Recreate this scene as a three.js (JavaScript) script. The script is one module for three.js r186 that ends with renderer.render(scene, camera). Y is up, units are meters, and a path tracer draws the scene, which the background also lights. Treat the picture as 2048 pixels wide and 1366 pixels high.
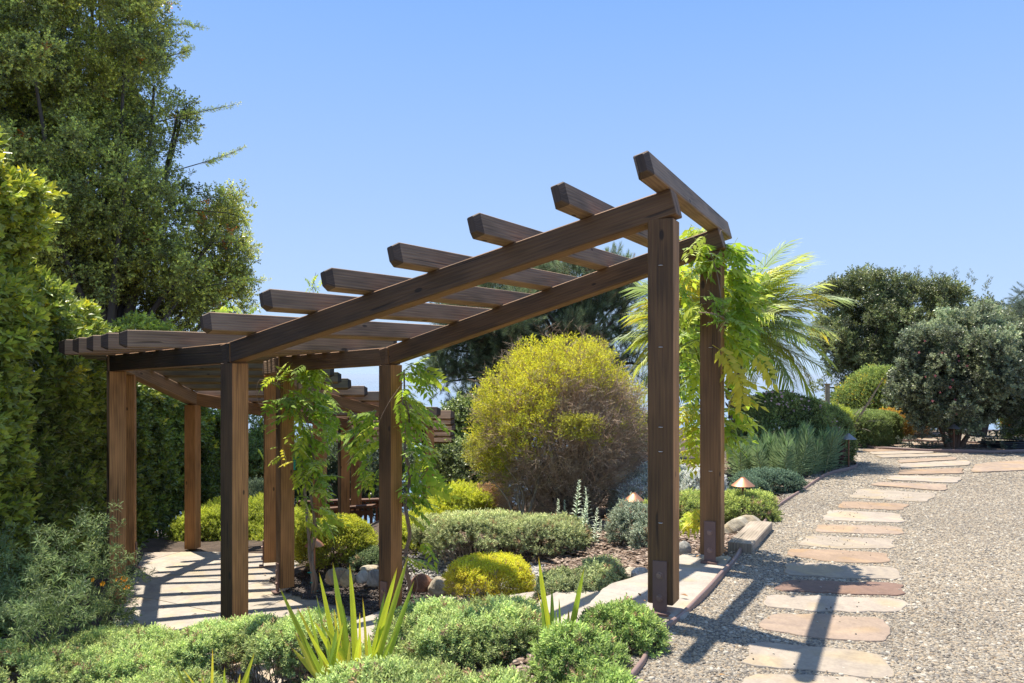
import * as THREE from 'three';
import { mergeGeometries } from 'three/addons/utils/BufferGeometryUtils.js';

// ---------------------------------------------------------------- camera, sky, sun, exposure
const F = 1593, E = 1.39, HZ = 750;            // focal length in photo pixels, eye height, horizon row
const scene = new THREE.Scene();
const camera = new THREE.PerspectiveCamera(2 * Math.atan(683 / F) * 180 / Math.PI, 2048 / 1366, 0.05, 90000);
camera.position.set(0, E, 0);
camera.setViewOffset(2048, 1366, 0, -67, 2048, 1366);
const SUN = new THREE.Vector3(-0.6, 2.45, -0.66).normalize();
{
  const w = 512, h = 256, data = new Float32Array(w * h * 4);
  const hor = [0.47, 0.61, 0.77], mid = [0.180, 0.350, 0.735], top = [0.16, 0.285, 0.56];
  const sm = (a, b, x) => { const t = Math.min(1, Math.max(0, (x - a) / (b - a))); return t * t * (3 - 2 * t); };
  for (let r = 0; r < h; r++) for (let c = 0; c < w; c++) {
    const up = ((r + 0.5) / h - 0.5) * Math.PI, az = ((c + 0.5) / w - 0.5) * 2 * Math.PI;
    const x = Math.cos(az) * Math.cos(up), y = Math.sin(up), z = Math.sin(az) * Math.cos(up);
    const e = Math.max(0, up) * 180 / Math.PI, cs = x * SUN.x + y * SUN.y + z * SUN.z;
    const a = Math.pow(Math.min(1, e / 26), 0.75), b = sm(20, 85, e);
    const glow = 0.22 * Math.pow(Math.max(0, cs), 8) + 0.5 * Math.pow(Math.max(0, cs), 60);
    for (let k = 0; k < 3; k++) {
      let v = hor[k] + (mid[k] - hor[k]) * a; v += (top[k] - v) * b; v += glow * [1, 0.96, 0.88][k]; v *= 0.77;
      data[(r * w + c) * 4 + k] = v;
    }
    data[(r * w + c) * 4 + 3] = 1;
  }
  const t = new THREE.DataTexture(data, w, h, THREE.RGBAFormat, THREE.FloatType);
  t.mapping = THREE.EquirectangularReflectionMapping; t.magFilter = THREE.LinearFilter; t.minFilter = THREE.LinearFilter; t.needsUpdate = true;
  scene.background = t; scene.environment = t;
}
const sun = new THREE.DirectionalLight(new THREE.Color().setRGB(1.0, 0.93, 0.82), 4.9);
sun.position.copy(SUN).multiplyScalar(40); sun.castShadow = true;
sun.shadow.mapSize.set(4096, 4096);
Object.assign(sun.shadow.camera, { left: -22, right: 22, top: 22, bottom: -22, near: 1, far: 90 });
sun.target.position.set(0, 0, -8); sun.position.add(sun.target.position);
scene.add(sun); scene.add(sun.target);
scene.fog = new THREE.FogExp2(0xd8e6f5, 0.00006);           // the haze over the sea
const renderer = new THREE.WebGLRenderer({ antialias: true });
renderer.toneMapping = THREE.LinearToneMapping;
renderer.toneMappingExposure = 1.8;
renderer.shadowMap.enabled = true;

// ---------------------------------------------------------------- helpers
const V = (x, y, z) => new THREE.Vector3(x, y, z), UP = V(0, 1, 0);
function rngOf(seed) { let s = seed | 0; return () => { s = (s + 0x6d2b79f5) | 0; let t = Math.imul(s ^ (s >>> 15), 1 | s); t = (t + Math.imul(t ^ (t >>> 7), 61 | t)) ^ t; return ((t ^ (t >>> 14)) >>> 0) / 4294967296; }; }
let R = rngOf(7);
const rr = (a, b) => a + (b - a) * R();
const clamp = (x, a, b) => Math.min(b, Math.max(a, x));
const ss = (a, b, x) => { const t = clamp((x - a) / (b - a), 0, 1); return t * t * (3 - 2 * t); };
const lerp = (a, b, t) => a + (b - a) * t;
const hash = (x, y, z) => { let h = Math.imul(x | 0, 374761393) ^ Math.imul(y | 0, 668265263) ^ Math.imul(z | 0, 2147483647 - 951274213); h = Math.imul(h ^ (h >>> 13), 1274126177); return ((h ^ (h >>> 16)) >>> 0) / 4294967296; };
function noise3(x, y, z) {
  const i = Math.floor(x), j = Math.floor(y), k = Math.floor(z), f = (t) => t * t * (3 - 2 * t), u = f(x - i), v = f(y - j), w = f(z - k);
  const l = (a, b, t) => a + (b - a) * t, g = (a, b, c) => hash(i + a, j + b, k + c);
  return l(l(l(g(0, 0, 0), g(1, 0, 0), u), l(g(0, 1, 0), g(1, 1, 0), u), v), l(l(g(0, 0, 1), g(1, 0, 1), u), l(g(0, 1, 1), g(1, 1, 1), u), v), w);
}
const fbm = (x, y, z, n = 4) => { let s = 0, a = 0.5, t = 0; for (let i = 0; i < n; i++) { s += a * noise3(x, y, z); t += a; a *= 0.5; x = x * 2 + 7.1; y = y * 2 + 3.3; z = z * 2 + 1.7; } return s / t; };
function pn(x, y, px, py, s = 0) {     // noise that repeats after px, py
  const i = Math.floor(x), j = Math.floor(y), f = (t) => t * t * (3 - 2 * t), u = f(x - i), v = f(y - j), m = (a, n) => ((a % n) + n) % n;
  const g = (a, b) => hash(m(i + a, px), m(j + b, py), s);
  return lerp(lerp(g(0, 0), g(1, 0), u), lerp(g(0, 1), g(1, 1), u), v);
}
const P = (px, py, d) => V((px - 1024) * d / F, E - (py - HZ) * d / F, -d);   // the point that depth d along the view axis puts at a photo pixel
const plane = (px, py, y) => { const d = (E - y) * F / (py - HZ); return [(px - 1024) * d / F, d]; };
const names = new Map();
const numbered = (n) => { const k = names.get(n) ?? 0; names.set(n, k + 1); return k ? n + '_' + String(k).padStart(3, '0') : n; };
function thing(name, label, category, pos = V(0, 0, 0), group) {
  const o = new THREE.Group(); o.name = numbered(name); o.position.copy(pos); scene.add(o);
  o.userData = { label, category }; if (group) o.userData.group = group;
  return o;
}
function struct(name, parent = scene) { const o = new THREE.Group(); o.name = name; o.userData.kind = 'structure'; parent.add(o); return o; }
function mesh(name, geo, mat, parent = scene) {   // geometry in world coordinates; its parent's place is taken off (parents are only moved, not turned)
  const o = new THREE.Mesh(geo, mat); o.name = name; o.castShadow = o.receiveShadow = true;
  if (parent !== scene) { let p = parent; while (p && p !== scene) { o.position.sub(p.position); p = p.parent; } }
  parent.add(o); return o;
}
const M4 = new THREE.Matrix4(), Q = new THREE.Quaternion(), Q2 = new THREE.Quaternion(), SC = V(1, 1, 1), VA = V(0, 0, 0), VB = V(0, 0, 0);
function inst(name, geo, mat, list, parent, kind) {   // list: [x, y, z, dx, dy, dz, scale, r, g, b]
  const o = new THREE.InstancedMesh(geo, mat, list.length), c = new THREE.Color(), gain = mat.transmission > 0 ? 1.55 : 1;
  let off = V(0, 0, 0), p = parent; while (p && p !== scene) { off.add(p.position); p = p.parent; }
  list.forEach((a, i) => {
    VA.set(a[3], a[4], a[5]).normalize(); Q.setFromUnitVectors(UP, VA); Q2.setFromAxisAngle(UP, hash(i, 91, list.length) * 6.2832); Q.multiply(Q2);
    SC.setScalar(a[6]); VB.set(a[0] - off.x, a[1] - off.y, a[2] - off.z); M4.compose(VB, Q, SC); o.setMatrixAt(i, M4);
    o.setColorAt(i, c.setRGB(Math.min(0.85, a[7] * gain), Math.min(0.85, a[8] * gain), Math.min(0.85, a[9] * gain)));
  });
  o.name = name; o.castShadow = o.receiveShadow = true; if (kind !== 'part') o.userData.kind = 'stuff';
  parent.add(o); return o;
}
// collects small leaves, stems and chips with vertex colours into one geometry
class GB {
  constructor() { this.p = []; this.c = []; this.i = []; }
  v(x, y, z, c) { this.p.push(x, y, z); this.c.push(c[0], c[1], c[2]); return this.p.length / 3 - 1; }
  leaf(b, dir, nrm, len, wid, fold = 0.2, bend = 0, c = [1, 1, 1], at = 0.45) {
    const d = dir.clone().normalize(), s = d.clone().cross(nrm).normalize(), n = s.clone().cross(d);
    const pt = (t, w, h) => { const k = -bend * len * t * t; return [b.x + d.x * len * t + s.x * w + n.x * h + 0, b.y + d.y * len * t + s.y * w + n.y * h + k, b.z + d.z * len * t + s.z * w + n.z * h]; };
    const A = this.v(...pt(0, 0, 0), c), L = this.v(...pt(at, wid / 2, fold * wid), c), M = this.v(...pt(at, 0, 0), c), Rr = this.v(...pt(at, -wid / 2, fold * wid), c), T = this.v(...pt(1, 0, 0), c);
    this.i.push(A, L, M, A, M, Rr, L, T, M, M, T, Rr);
  }
  needle(b, dir, nrm, len, wid, c = [1, 1, 1], bend = 0) {
    const d = dir.clone().normalize(), s = d.clone().cross(nrm).normalize().multiplyScalar(wid / 2);
    const A = this.v(b.x - s.x * 0.6, b.y - s.y * 0.6, b.z - s.z * 0.6, c), B = this.v(b.x + s.x * 0.6, b.y + s.y * 0.6, b.z + s.z * 0.6, c);
    const m = 0.5 * len, C = this.v(b.x + d.x * m - s.x, b.y + d.y * m - s.y - bend * m * 0.3, b.z + d.z * m - s.z, c), D = this.v(b.x + d.x * m + s.x, b.y + d.y * m + s.y - bend * m * 0.3, b.z + d.z * m + s.z, c);
    const T = this.v(b.x + d.x * len, b.y + d.y * len - bend * len, b.z + d.z * len, c);
    this.i.push(A, B, D, A, D, C, C, D, T);
  }
  stem(a, b, r0, r1, c, n = 3) {
    const d = b.clone().sub(a).normalize(), s = Math.abs(d.y) > 0.9 ? V(1, 0, 0) : V(0, 1, 0), u = d.clone().cross(s).normalize(), w = d.clone().cross(u), k = this.p.length / 3;
    for (const [q, r] of [[a, r0], [b, r1]]) for (let i = 0; i < n; i++) { const t = i / n * 6.2832, x = Math.cos(t) * r, y = Math.sin(t) * r; this.v(q.x + u.x * x + w.x * y, q.y + u.y * x + w.y * y, q.z + u.z * x + w.z * y, c); }
    for (let i = 0; i < n; i++) { const j = (i + 1) % n; this.i.push(k + i, k + j, k + n + j, k + i, k + n + j, k + n + i); }
  }
  tube(pts, r0, r1, c, n = 5) {                      // a bent stem through pts, tapering
    const k = this.p.length / 3, N = pts.length;
    pts.forEach((q, m) => {
      const d = pts[Math.min(N - 1, m + 1)].clone().sub(pts[Math.max(0, m - 1)]).normalize(), s = Math.abs(d.y) > 0.9 ? V(1, 0, 0) : V(0, 1, 0), u = d.clone().cross(s).normalize(), w = d.clone().cross(u), r = lerp(r0, r1, m / (N - 1));
      for (let i = 0; i < n; i++) { const t = i / n * 6.2832, x = Math.cos(t) * r, y = Math.sin(t) * r; this.v(q.x + u.x * x + w.x * y, q.y + u.y * x + w.y * y, q.z + u.z * x + w.z * y, c); }
    });
    for (let m = 0; m < N - 1; m++) for (let i = 0; i < n; i++) { const j = (i + 1) % n, a = k + m * n; this.i.push(a + i, a + j, a + n + j, a + i, a + n + j, a + n + i); }
  }
  build() {
    const g = new THREE.BufferGeometry();
    g.setAttribute('position', new THREE.Float32BufferAttribute(this.p, 3)); g.setAttribute('color', new THREE.Float32BufferAttribute(this.c, 3));
    g.setIndex(this.i); g.computeVertexNormals(); return g;
  }
}
const curvePts = (pts, n) => new THREE.CatmullRomCurve3(pts).getPoints(n);

// ---------------------------------------------------------------- textures and materials
const enc = (x) => Math.round(255 * clamp(x <= 0.0031308 ? 12.92 * x : 1.055 * Math.pow(x, 1 / 2.4) - 0.055, 0, 1));
function tex(w, h, fn, rep = 1, srgb = true) {
  const d = new Uint8Array(w * h * 4);
  for (let y = 0; y < h; y++) for (let x = 0; x < w; x++) { const c = fn((x + 0.5) / w, (y + 0.5) / h), k = (y * w + x) * 4; for (let j = 0; j < 3; j++) d[k + j] = srgb ? enc(c[j]) : Math.round(255 * clamp(c[j], 0, 1)); d[k + 3] = 255; }
  const t = new THREE.DataTexture(d, w, h); t.wrapS = t.wrapT = THREE.RepeatWrapping; t.magFilter = THREE.LinearFilter; t.minFilter = THREE.LinearFilter;
  if (srgb) t.colorSpace = THREE.SRGBColorSpace; t.repeat.set(Array.isArray(rep) ? rep[0] : rep, Array.isArray(rep) ? rep[1] : rep); t.needsUpdate = true; return t;
}
// wood grain: u across half a metre, v along two metres
const knots = [[0.22, 0.17, 0.014], [0.61, 0.55, 0.018], [0.86, 0.86, 0.011]];
function grain(u, v) {
  let w = u * 0.5, kd = 1;
  for (const [ku, kv, kr] of knots) {
    let du = u - ku; du -= Math.round(du); let dv = v - kv; dv -= Math.round(dv);
    const x = du * 0.5, y = dv * 2, r = Math.hypot(x, y * 0.45);
    w += 0.02 * Math.exp(-(r * r) / (0.04 * 0.04)) * Math.sign(x || 1) * (1 - Math.exp(-r * 40)); kd = Math.min(kd, r / kr);
  }
  const wob = 0.018 * (pn(u * 4, v * 3, 4, 3, 3) - 0.5) + 0.008 * (pn(u * 9, v * 9, 9, 9, 4) - 0.5);
  const rings = 0.5 + 0.5 * Math.sin((w + wob) * 2 * Math.PI * 44 + 2.5 * pn(u * 8, v * 2, 8, 2, 5));
  const fib = pn(u * 160, v * 14, 160, 14, 6), blot = pn(u * 5, v * 7, 5, 7, 8) * 0.6 + pn(u * 14, v * 18, 14, 18, 9) * 0.4;
  return { rings, fib, blot, knot: ss(1.0, 0.55, kd), check: ss(0.80, 0.86, pn(u * 48, v * 3, 48, 3, 12)) * ss(0.5, 0.7, pn(u * 7, v * 4, 7, 4, 13)) };
}
const woodTex = tex(512, 1024, (u, v) => { const g = grain(u, v), k = (0.66 + 0.13 * g.rings + 0.34 * (g.fib - 0.5) + 0.55 * (g.blot - 0.5)) * (1 - 0.72 * g.knot) * (1 - 0.65 * g.check); return [k, k * (0.97 + 0.06 * g.rings - 0.03), k * (0.93 + 0.08 * g.blot)]; }, [2, 0.5]);
const woodBump = tex(512, 1024, (u, v) => { const g = grain(u, v), k = 0.55 + 0.2 * g.rings + 0.22 * (g.fib - 0.5) - 0.5 * g.check; return [k, k, k]; }, [2, 0.5], false);
const rgb = (r, g, b) => new THREE.Color().setRGB(r, g, b);
const wood = (r, g, b, rough = 0.72) => new THREE.MeshStandardMaterial({ color: rgb(r, g, b), map: woodTex, bumpMap: woodBump, bumpScale: 0.004, roughness: rough, vertexColors: true });
const MW = { post: wood(0.55, 0.27, 0.09), beam: wood(0.29, 0.152, 0.06), rafter: wood(0.37, 0.235, 0.13), green: wood(0.21, 0.155, 0.066), grey: wood(0.42, 0.35, 0.26, 0.85), rail: wood(0.2, 0.1, 0.05) };
const stoneTex = tex(1024, 1024, (u, v) => {
  const w = fbm(u * 3, v * 3, 0.4, 3), a = pn(u * 6 + 0, v * 6, 6, 6, 21), b = pn(u * 3, v * 24 + 4 * pn(u * 4, v * 4, 4, 4, 22), 3, 24, 23), c = pn(u * 90, v * 90, 90, 90, 24), e = pn(u * 30, v * 30, 30, 30, 26), s = ss(0.55, 0.8, pn(u * 5, v * 5, 5, 5, 25));
  const k = 0.80 + 0.16 * (b - 0.5) + 0.12 * (c - 0.5) + 0.16 * (a - 0.5) + 0.10 * (e - 0.5); return [k * (1 + 0.06 * s), k, k * (1 - 0.16 * s - 0.06 * b)];
}, 1);
const stoneBump = tex(512, 512, (u, v) => { const k = 0.5 + 0.35 * (pn(u * 8, v * 8, 8, 8, 31) - 0.5) + 0.25 * (pn(u * 30, v * 30, 30, 30, 32) - 0.5) + 0.2 * (pn(u * 110, v * 110, 110, 110, 33) - 0.5); return [k, k, k]; }, 1, false);
const stone = (r, g, b) => new THREE.MeshStandardMaterial({ color: rgb(r * 0.79, g * 0.78, b * 0.77), map: stoneTex, bumpMap: stoneBump, bumpScale: 0.006, roughness: 0.85 });
const MS = [stone(0.50, 0.42, 0.335), stone(0.46, 0.325, 0.225), stone(0.54, 0.455, 0.37), stone(0.31, 0.19, 0.14), stone(0.48, 0.36, 0.27)];
const dirtTex = tex(512, 512, (u, v) => { const k = 0.45 + 0.8 * pn(u * 40, v * 40, 40, 40, 41) * pn(u * 9, v * 9, 9, 9, 42) + 0.3 * pn(u * 150, v * 150, 150, 150, 43); return [k, k, k]; }, 0.6);
const gravTex = tex(1024, 1024, (u, v) => { const a = pn(u * 110, v * 110, 110, 110, 51), b = pn(u * 60, v * 60, 60, 60, 52), c = pn(u * 6, v * 6, 6, 6, 53); const k = 0.25 + 0.9 * a * (0.4 + b) + 0.15 * c; return [k, k * 0.96, k * 0.88]; }, 0.8);
const leafMat = (trans = 0.4, coat = 0.25, coatR = 0.4) => new THREE.MeshPhysicalMaterial({ color: 0xffffff, vertexColors: true, roughness: 1, transmission: trans, thickness: 0, ...(coat ? { clearcoat: coat, clearcoatRoughness: coatR } : {}), side: THREE.DoubleSide, ior: 1.3 });
const ML = { gloss: leafMat(0.35, 0.75, 0.32), soft: leafMat(0.4, 0), thin: leafMat(0.5, 0), dull: leafMat(0.28, 0) };
const MBark = new THREE.MeshStandardMaterial({ color: 0xffffff, vertexColors: true, roughness: 0.95 });
const MChip = new THREE.MeshStandardMaterial({ color: 0xffffff, vertexColors: true, roughness: 0.9 });
const MCop = new THREE.MeshStandardMaterial({ color: rgb(0.52, 0.25, 0.14), roughness: 0.5, metalness: 0.7 });
const MCopOld = new THREE.MeshStandardMaterial({ color: rgb(0.20, 0.10, 0.06), roughness: 0.55, metalness: 0.6 });
const MGreyMetal = new THREE.MeshStandardMaterial({ color: rgb(0.24, 0.24, 0.25), roughness: 0.5, metalness: 0.6 });
const MBolt = new THREE.MeshStandardMaterial({ color: rgb(0.26, 0.17, 0.14), roughness: 0.5, metalness: 0.3 });
const MSteel = new THREE.MeshStandardMaterial({ color: rgb(0.17, 0.10, 0.08), roughness: 0.65, metalness: 0, bumpMap: stoneBump, bumpScale: 0.001 });
const MStaple = new THREE.MeshStandardMaterial({ color: rgb(0.8, 0.8, 0.78), roughness: 0.35, metalness: 0.9 });

// ---------------------------------------------------------------- ground
const EDGE = [[-6, 0.9], [-2.5, 1.3], [-0.6, 2.2], [0.1, 2.9], [0.45, 3.45], [0.626, 3.82], [0.70, 4.05], [0.893, 4.43], [1.149, 4.87], [1.41, 5.40], [1.68, 5.98], [1.83, 6.33], [1.95, 6.62], [2.34, 7.38], [2.63, 8.05], [3.41, 9.42], [4.42, 11.07], [4.94, 11.65], [5.28, 12.2], [5.38, 12.75], [5.25, 13.2], [5.6, 14.2], [6.47, 15.3], [7.47, 16.3], [9.5, 18.2], [13, 20.2], [40, 26]];
function side(x, d) {            // distance to the edging, positive in the beds
  let best = 1e9, sg = 1;
  for (let i = 0; i < EDGE.length - 1; i++) {
    const [ax, ad] = EDGE[i], [bx, bd] = EDGE[i + 1], ux = bx - ax, ud = bd - ad, t = clamp(((x - ax) * ux + (d - ad) * ud) / (ux * ux + ud * ud), 0, 1);
    const qx = x - ax - ux * t, qd = d - ad - ud * t, q = qx * qx + qd * qd;
    if (q < best) { best = q; sg = ux * qd - ud * qx > 0 ? 1 : -1; }
  }
  return Math.sqrt(best) * sg;
}
const TERRACE = [[-3.62, 7.2], [-4.0, 8.2], [-4.66, 10.1], [-3.9, 10.15], [-2.55, 9.95], [-2.5, 9.6], [-2.55, 8.75], [-2.28, 8.42], [-1.95, 8.05], [-1.45, 7.55], [-0.95, 7.2], [-1.35, 6.2], [-1.75, 5.75], [-2.25, 5.85], [-2.56, 6.34], [-3.1, 6.83]];
function inside(poly, x, d) { let c = false; for (let i = 0, j = poly.length - 1; i < poly.length; j = i++) { const [xi, yi] = poly[i], [xj, yj] = poly[j]; if (yi > d !== yj > d && x < ((xj - xi) * (d - yi)) / (yj - yi) + xi) c = !c; } return c; }
const TY = E - 2.25;             // terrace level
const ROUND = { x: 8.35, d: 15.2, r: 1.7 };
function H(x, d) {
  const s = side(x, d);
  let h;
  if (s < 0) h = -0.03;
  else {
    const v = (x - 0.885) * 0.437 + (d - 4.65) * 0.9;
    const k = 1 - 0.5 * ss(1.6, 3.2, v) * ss(-2.8, -1.2, x);
    h = -0.03 - 0.84 * clamp((s - 0.1) / 2.9, 0, 1) * k;
  }
  h += 0.05 * (noise3(x * 1.3, d * 1.3, 5) - 0.5) * ss(0.1, 0.5, s) + 0.02 * (noise3(x * 6, d * 6, 9) - 0.5) * ss(0.05, 0.3, s);
  const w = ss(0.2, -0.05, h + 0.78) ; void w;
  h -= ss(10.6, 15, d) * ss(2.8, -0.5, x) * (0.9 + 0.14 * Math.max(0, d - 12));
  const far = Math.max(0, d - 27), lat = Math.max(0, Math.abs(x - 2) - 22), back = Math.max(0, -d - 14);
  const q = Math.hypot(far, lat * 0.6, back * 0.5);
  h -= Math.min(150, q * 0.24 + q * q * 0.0002) + (q > 5 ? 6 * fbm(x * 0.02, d * 0.02, 3, 4) * ss(5, 60, q) : 0);
  if (inside(TERRACE, x, d)) h = Math.min(h, TY - 0.09);
  return h;
}
function ground(px, py) { let y = -0.4, x, d; for (let i = 0; i < 40; i++) { [x, d] = plane(px, py, y); d = clamp(d, 1, 60); x = (px - 1024) * d / F; y += 0.5 * (H(x, d) - y); } return V(x, H(x, d), -d); }
const onG = (x, d, dy = 0) => V(x, H(x, d) + dy, -d);
{
  const axis = (lo, hi, st, far) => { const a = []; for (let x = lo; x <= hi + 1e-6; x += st) a.push(x); let s = st; const up = []; for (let x = hi; x < far;) { s *= 1.22; x += s; up.push(x); } s = st; const dn = []; for (let x = lo; x > -far;) { s *= 1.22; x -= s; dn.unshift(x); } return [...dn, ...a, ...up]; };
  const xs = axis(-6, 12, 0.13, 5000), ds = axis(1, 18, 0.13, 5000), pos = [], uv = [], col = [], idx = [];
  for (const d of ds) for (const x of xs) {
    pos.push(x, H(x, d), -d); uv.push(x, d);
    const q = Math.hypot(x, d), n = noise3(x * 0.8, d * 0.8, 2), g = ss(24, 60, q);
    const a = [0.085 + 0.03 * n, 0.060 + 0.02 * n, 0.042 + 0.015 * n], b = [0.07, 0.09, 0.04];
    col.push(...a.map((t, k) => lerp(t, b[k], g)));
  }
  const nx = xs.length;
  for (let j = 0; j < ds.length - 1; j++) for (let i = 0; i < nx - 1; i++) { const a = j * nx + i; idx.push(a, a + 1, a + nx + 1, a, a + nx + 1, a + nx); }
  const g = new THREE.BufferGeometry(); g.setAttribute('position', new THREE.Float32BufferAttribute(pos, 3)); g.setAttribute('uv', new THREE.Float32BufferAttribute(uv, 2)); g.setAttribute('color', new THREE.Float32BufferAttribute(col, 3)); g.setIndex(idx); g.computeVertexNormals();
  const o = mesh('ground', g, new THREE.MeshStandardMaterial({ color: 0xffffff, map: dirtTex, bumpMap: dirtTex, bumpScale: 0.02, vertexColors: true, roughness: 1 })); o.userData.kind = 'structure';
  const sea = new THREE.CircleGeometry(60000, 64); sea.rotateX(-Math.PI / 2); sea.translate(0, -148, 0);
  const so = mesh('sea', sea, new THREE.MeshStandardMaterial({ color: rgb(0.10, 0.17, 0.24), roughness: 0.1 })); so.userData.kind = 'structure';
}
// gravel court: a sheet with loose stones on it
const inRound = (x, d) => Math.hypot((x - ROUND.x) / 1.55, (d - ROUND.d) / 1.05) < ROUND.r * 0.62;
{
  const sh = new THREE.Shape(); EDGE.forEach(([x, d], i) => (i ? sh.lineTo(x, d) : sh.moveTo(x, d)));
  sh.lineTo(40, -12); sh.lineTo(-6, -12); sh.closePath();
  const g = new THREE.ShapeGeometry(sh); g.rotateX(-Math.PI / 2);
  const o = mesh('gravel', g, new THREE.MeshStandardMaterial({ map: gravTex, color: rgb(0.19, 0.16, 0.12), bumpMap: gravTex, bumpScale: 0.012, roughness: 0.95 })); o.userData.kind = 'structure';
}
// a patch of small stones or bark chips, about r metres across
function pebblePatch(seed, r, n, size, pal, flat, ang = 0.35, lo = 0) {
  const q = rngOf(seed), gb = new GB(), base = new THREE.IcosahedronGeometry(1, lo), bp = base.attributes.position;
  const ip = [], map = new Map(), ix = []; for (let i = 0; i < bp.count; i++) { const key = [bp.getX(i), bp.getY(i), bp.getZ(i)].map((t) => t.toFixed(3)).join(); if (!map.has(key)) { map.set(key, ip.length / 3); ip.push(bp.getX(i), bp.getY(i), bp.getZ(i)); } ix.push(map.get(key)); }
  for (let k = 0; k < n; k++) {
    const a = q() * 6.2832, rad = r * Math.sqrt(q()), x = Math.cos(a) * rad, z = Math.sin(a) * rad, s = size * (0.55 + 0.9 * q() * q() + 0.1), t = q() * 6.28, ex = 1 + ang * (q() - 0.3) * 2, c = pal[Math.floor(q() * pal.length)], f = 0.8 + 0.4 * q(), tilt = (q() - 0.5) * 0.9, y0 = s * flat * (0.25 + 0.5 * q());
    const k0 = gb.p.length / 3, cc = c.map((u) => u * f);
    for (let i = 0; i < ip.length; i += 3) { let X = ip[i] * s * ex, Y = ip[i + 1] * s * flat, Z = ip[i + 2] * s / Math.sqrt(ex); const j = 0.82 + 0.36 * hash(k, i, seed); X *= j; Z *= j; const Y2 = Y + X * tilt * flat; gb.v(x + X * Math.cos(t) - Z * Math.sin(t), y0 + Y2, z + X * Math.sin(t) + Z * Math.cos(t), cc); }
    for (let i = 0; i < ix.length; i++) gb.i.push(k0 + ix[i]);
  }
  return gb.build();
}
const PEB = [[0.50, 0.45, 0.37], [0.62, 0.57, 0.48], [0.36, 0.31, 0.25], [0.24, 0.22, 0.20], [0.45, 0.36, 0.26], [0.68, 0.65, 0.59], [0.30, 0.29, 0.28], [0.52, 0.44, 0.34], [0.16, 0.15, 0.14], [0.40, 0.38, 0.35]];
function strew(name, geo, mat, n, x0, x1, d0, d1, ok, yOf, col, scl, parent = scene) {
  const list = [];
  for (let i = 0; i < n; i++) { const x = rr(x0, x1), d = rr(d0, d1); if (!ok(x, d)) continue; const c = col(x, d); list.push([x, yOf(x, d), -d, 0, 1, 0, scl(), ...c]); }
  const o = inst(name, geo, mat, list, parent); o.userData.kind = 'stuff'; return o;
}
// edging strip between gravel and beds
function strip(pts, h0, h1, w, mat, name, parent) {
  const c = curvePts(pts.map(([x, d]) => V(x, 0, -d)), pts.length * 10), pos = [], idx = [], prof = [[-w / 2, h0], [w / 2, h0], [w / 2, h1 - w * 0.4], [w * 0.25, h1], [-w * 0.25, h1], [-w / 2, h1 - w * 0.4]], n = prof.length;
  c.forEach((q, i) => { const t = c[Math.min(c.length - 1, i + 1)].clone().sub(c[Math.max(0, i - 1)]).setY(0).normalize(), s = V(t.z, 0, -t.x), wob = 0.012 * (noise3(i * 0.11, 3, 8) - 0.5); for (const [a, b] of prof) pos.push(q.x + s.x * a, b + wob * 2, q.z + s.z * a); });
  for (let i = 0; i < c.length - 1; i++) for (let k = 0; k < n; k++) { const m = (k + 1) % n, a = i * n; idx.push(a + k, a + n + m, a + m, a + k, a + n + k, a + n + m); }
  const g = new THREE.BufferGeometry(); g.setAttribute('position', new THREE.Float32BufferAttribute(pos, 3)); g.setIndex(idx); g.computeVertexNormals();
  return mesh(name, g, mat, parent);
}
const MEdge = new THREE.MeshStandardMaterial({ color: rgb(0.25, 0.165, 0.14), roughness: 0.5 });
{
  const a = thing('garden_edging', 'long curving brown plastic edging strip between gravel and flower beds', 'edging', V(0, 0, 0));
  strip(EDGE.slice(2, 26), -0.12, 0.042, 0.026, MEdge, 'edging_strip', a);
  const ring = []; for (let i = 0; i <= 24; i++) { const t = i / 24 * 6.2832; ring.push([ROUND.x + Math.cos(t) * 1.55 * ROUND.r * 0.62, ROUND.d + Math.sin(t) * 1.05 * ROUND.r * 0.62]); }
  const b = thing('garden_edging', 'brown edging ring round the mulch bed of the grey-green tree', 'edging', V(ROUND.x, 0, -ROUND.d));
  strip(ring, -0.02, 0.06, 0.03, MEdge, 'edging_strip', b);
  const s = new THREE.CircleGeometry(ROUND.r * 0.62, 40); s.scale(1.53, 1.03, 1); s.rotateX(-Math.PI / 2); s.translate(ROUND.x, 0.012, -ROUND.d);
  const m = mesh('mulch', s, new THREE.MeshStandardMaterial({ color: rgb(0.10, 0.07, 0.05), map: dirtTex, roughness: 1 })); m.userData.kind = 'structure';
}
const stonesAt = [];
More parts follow.
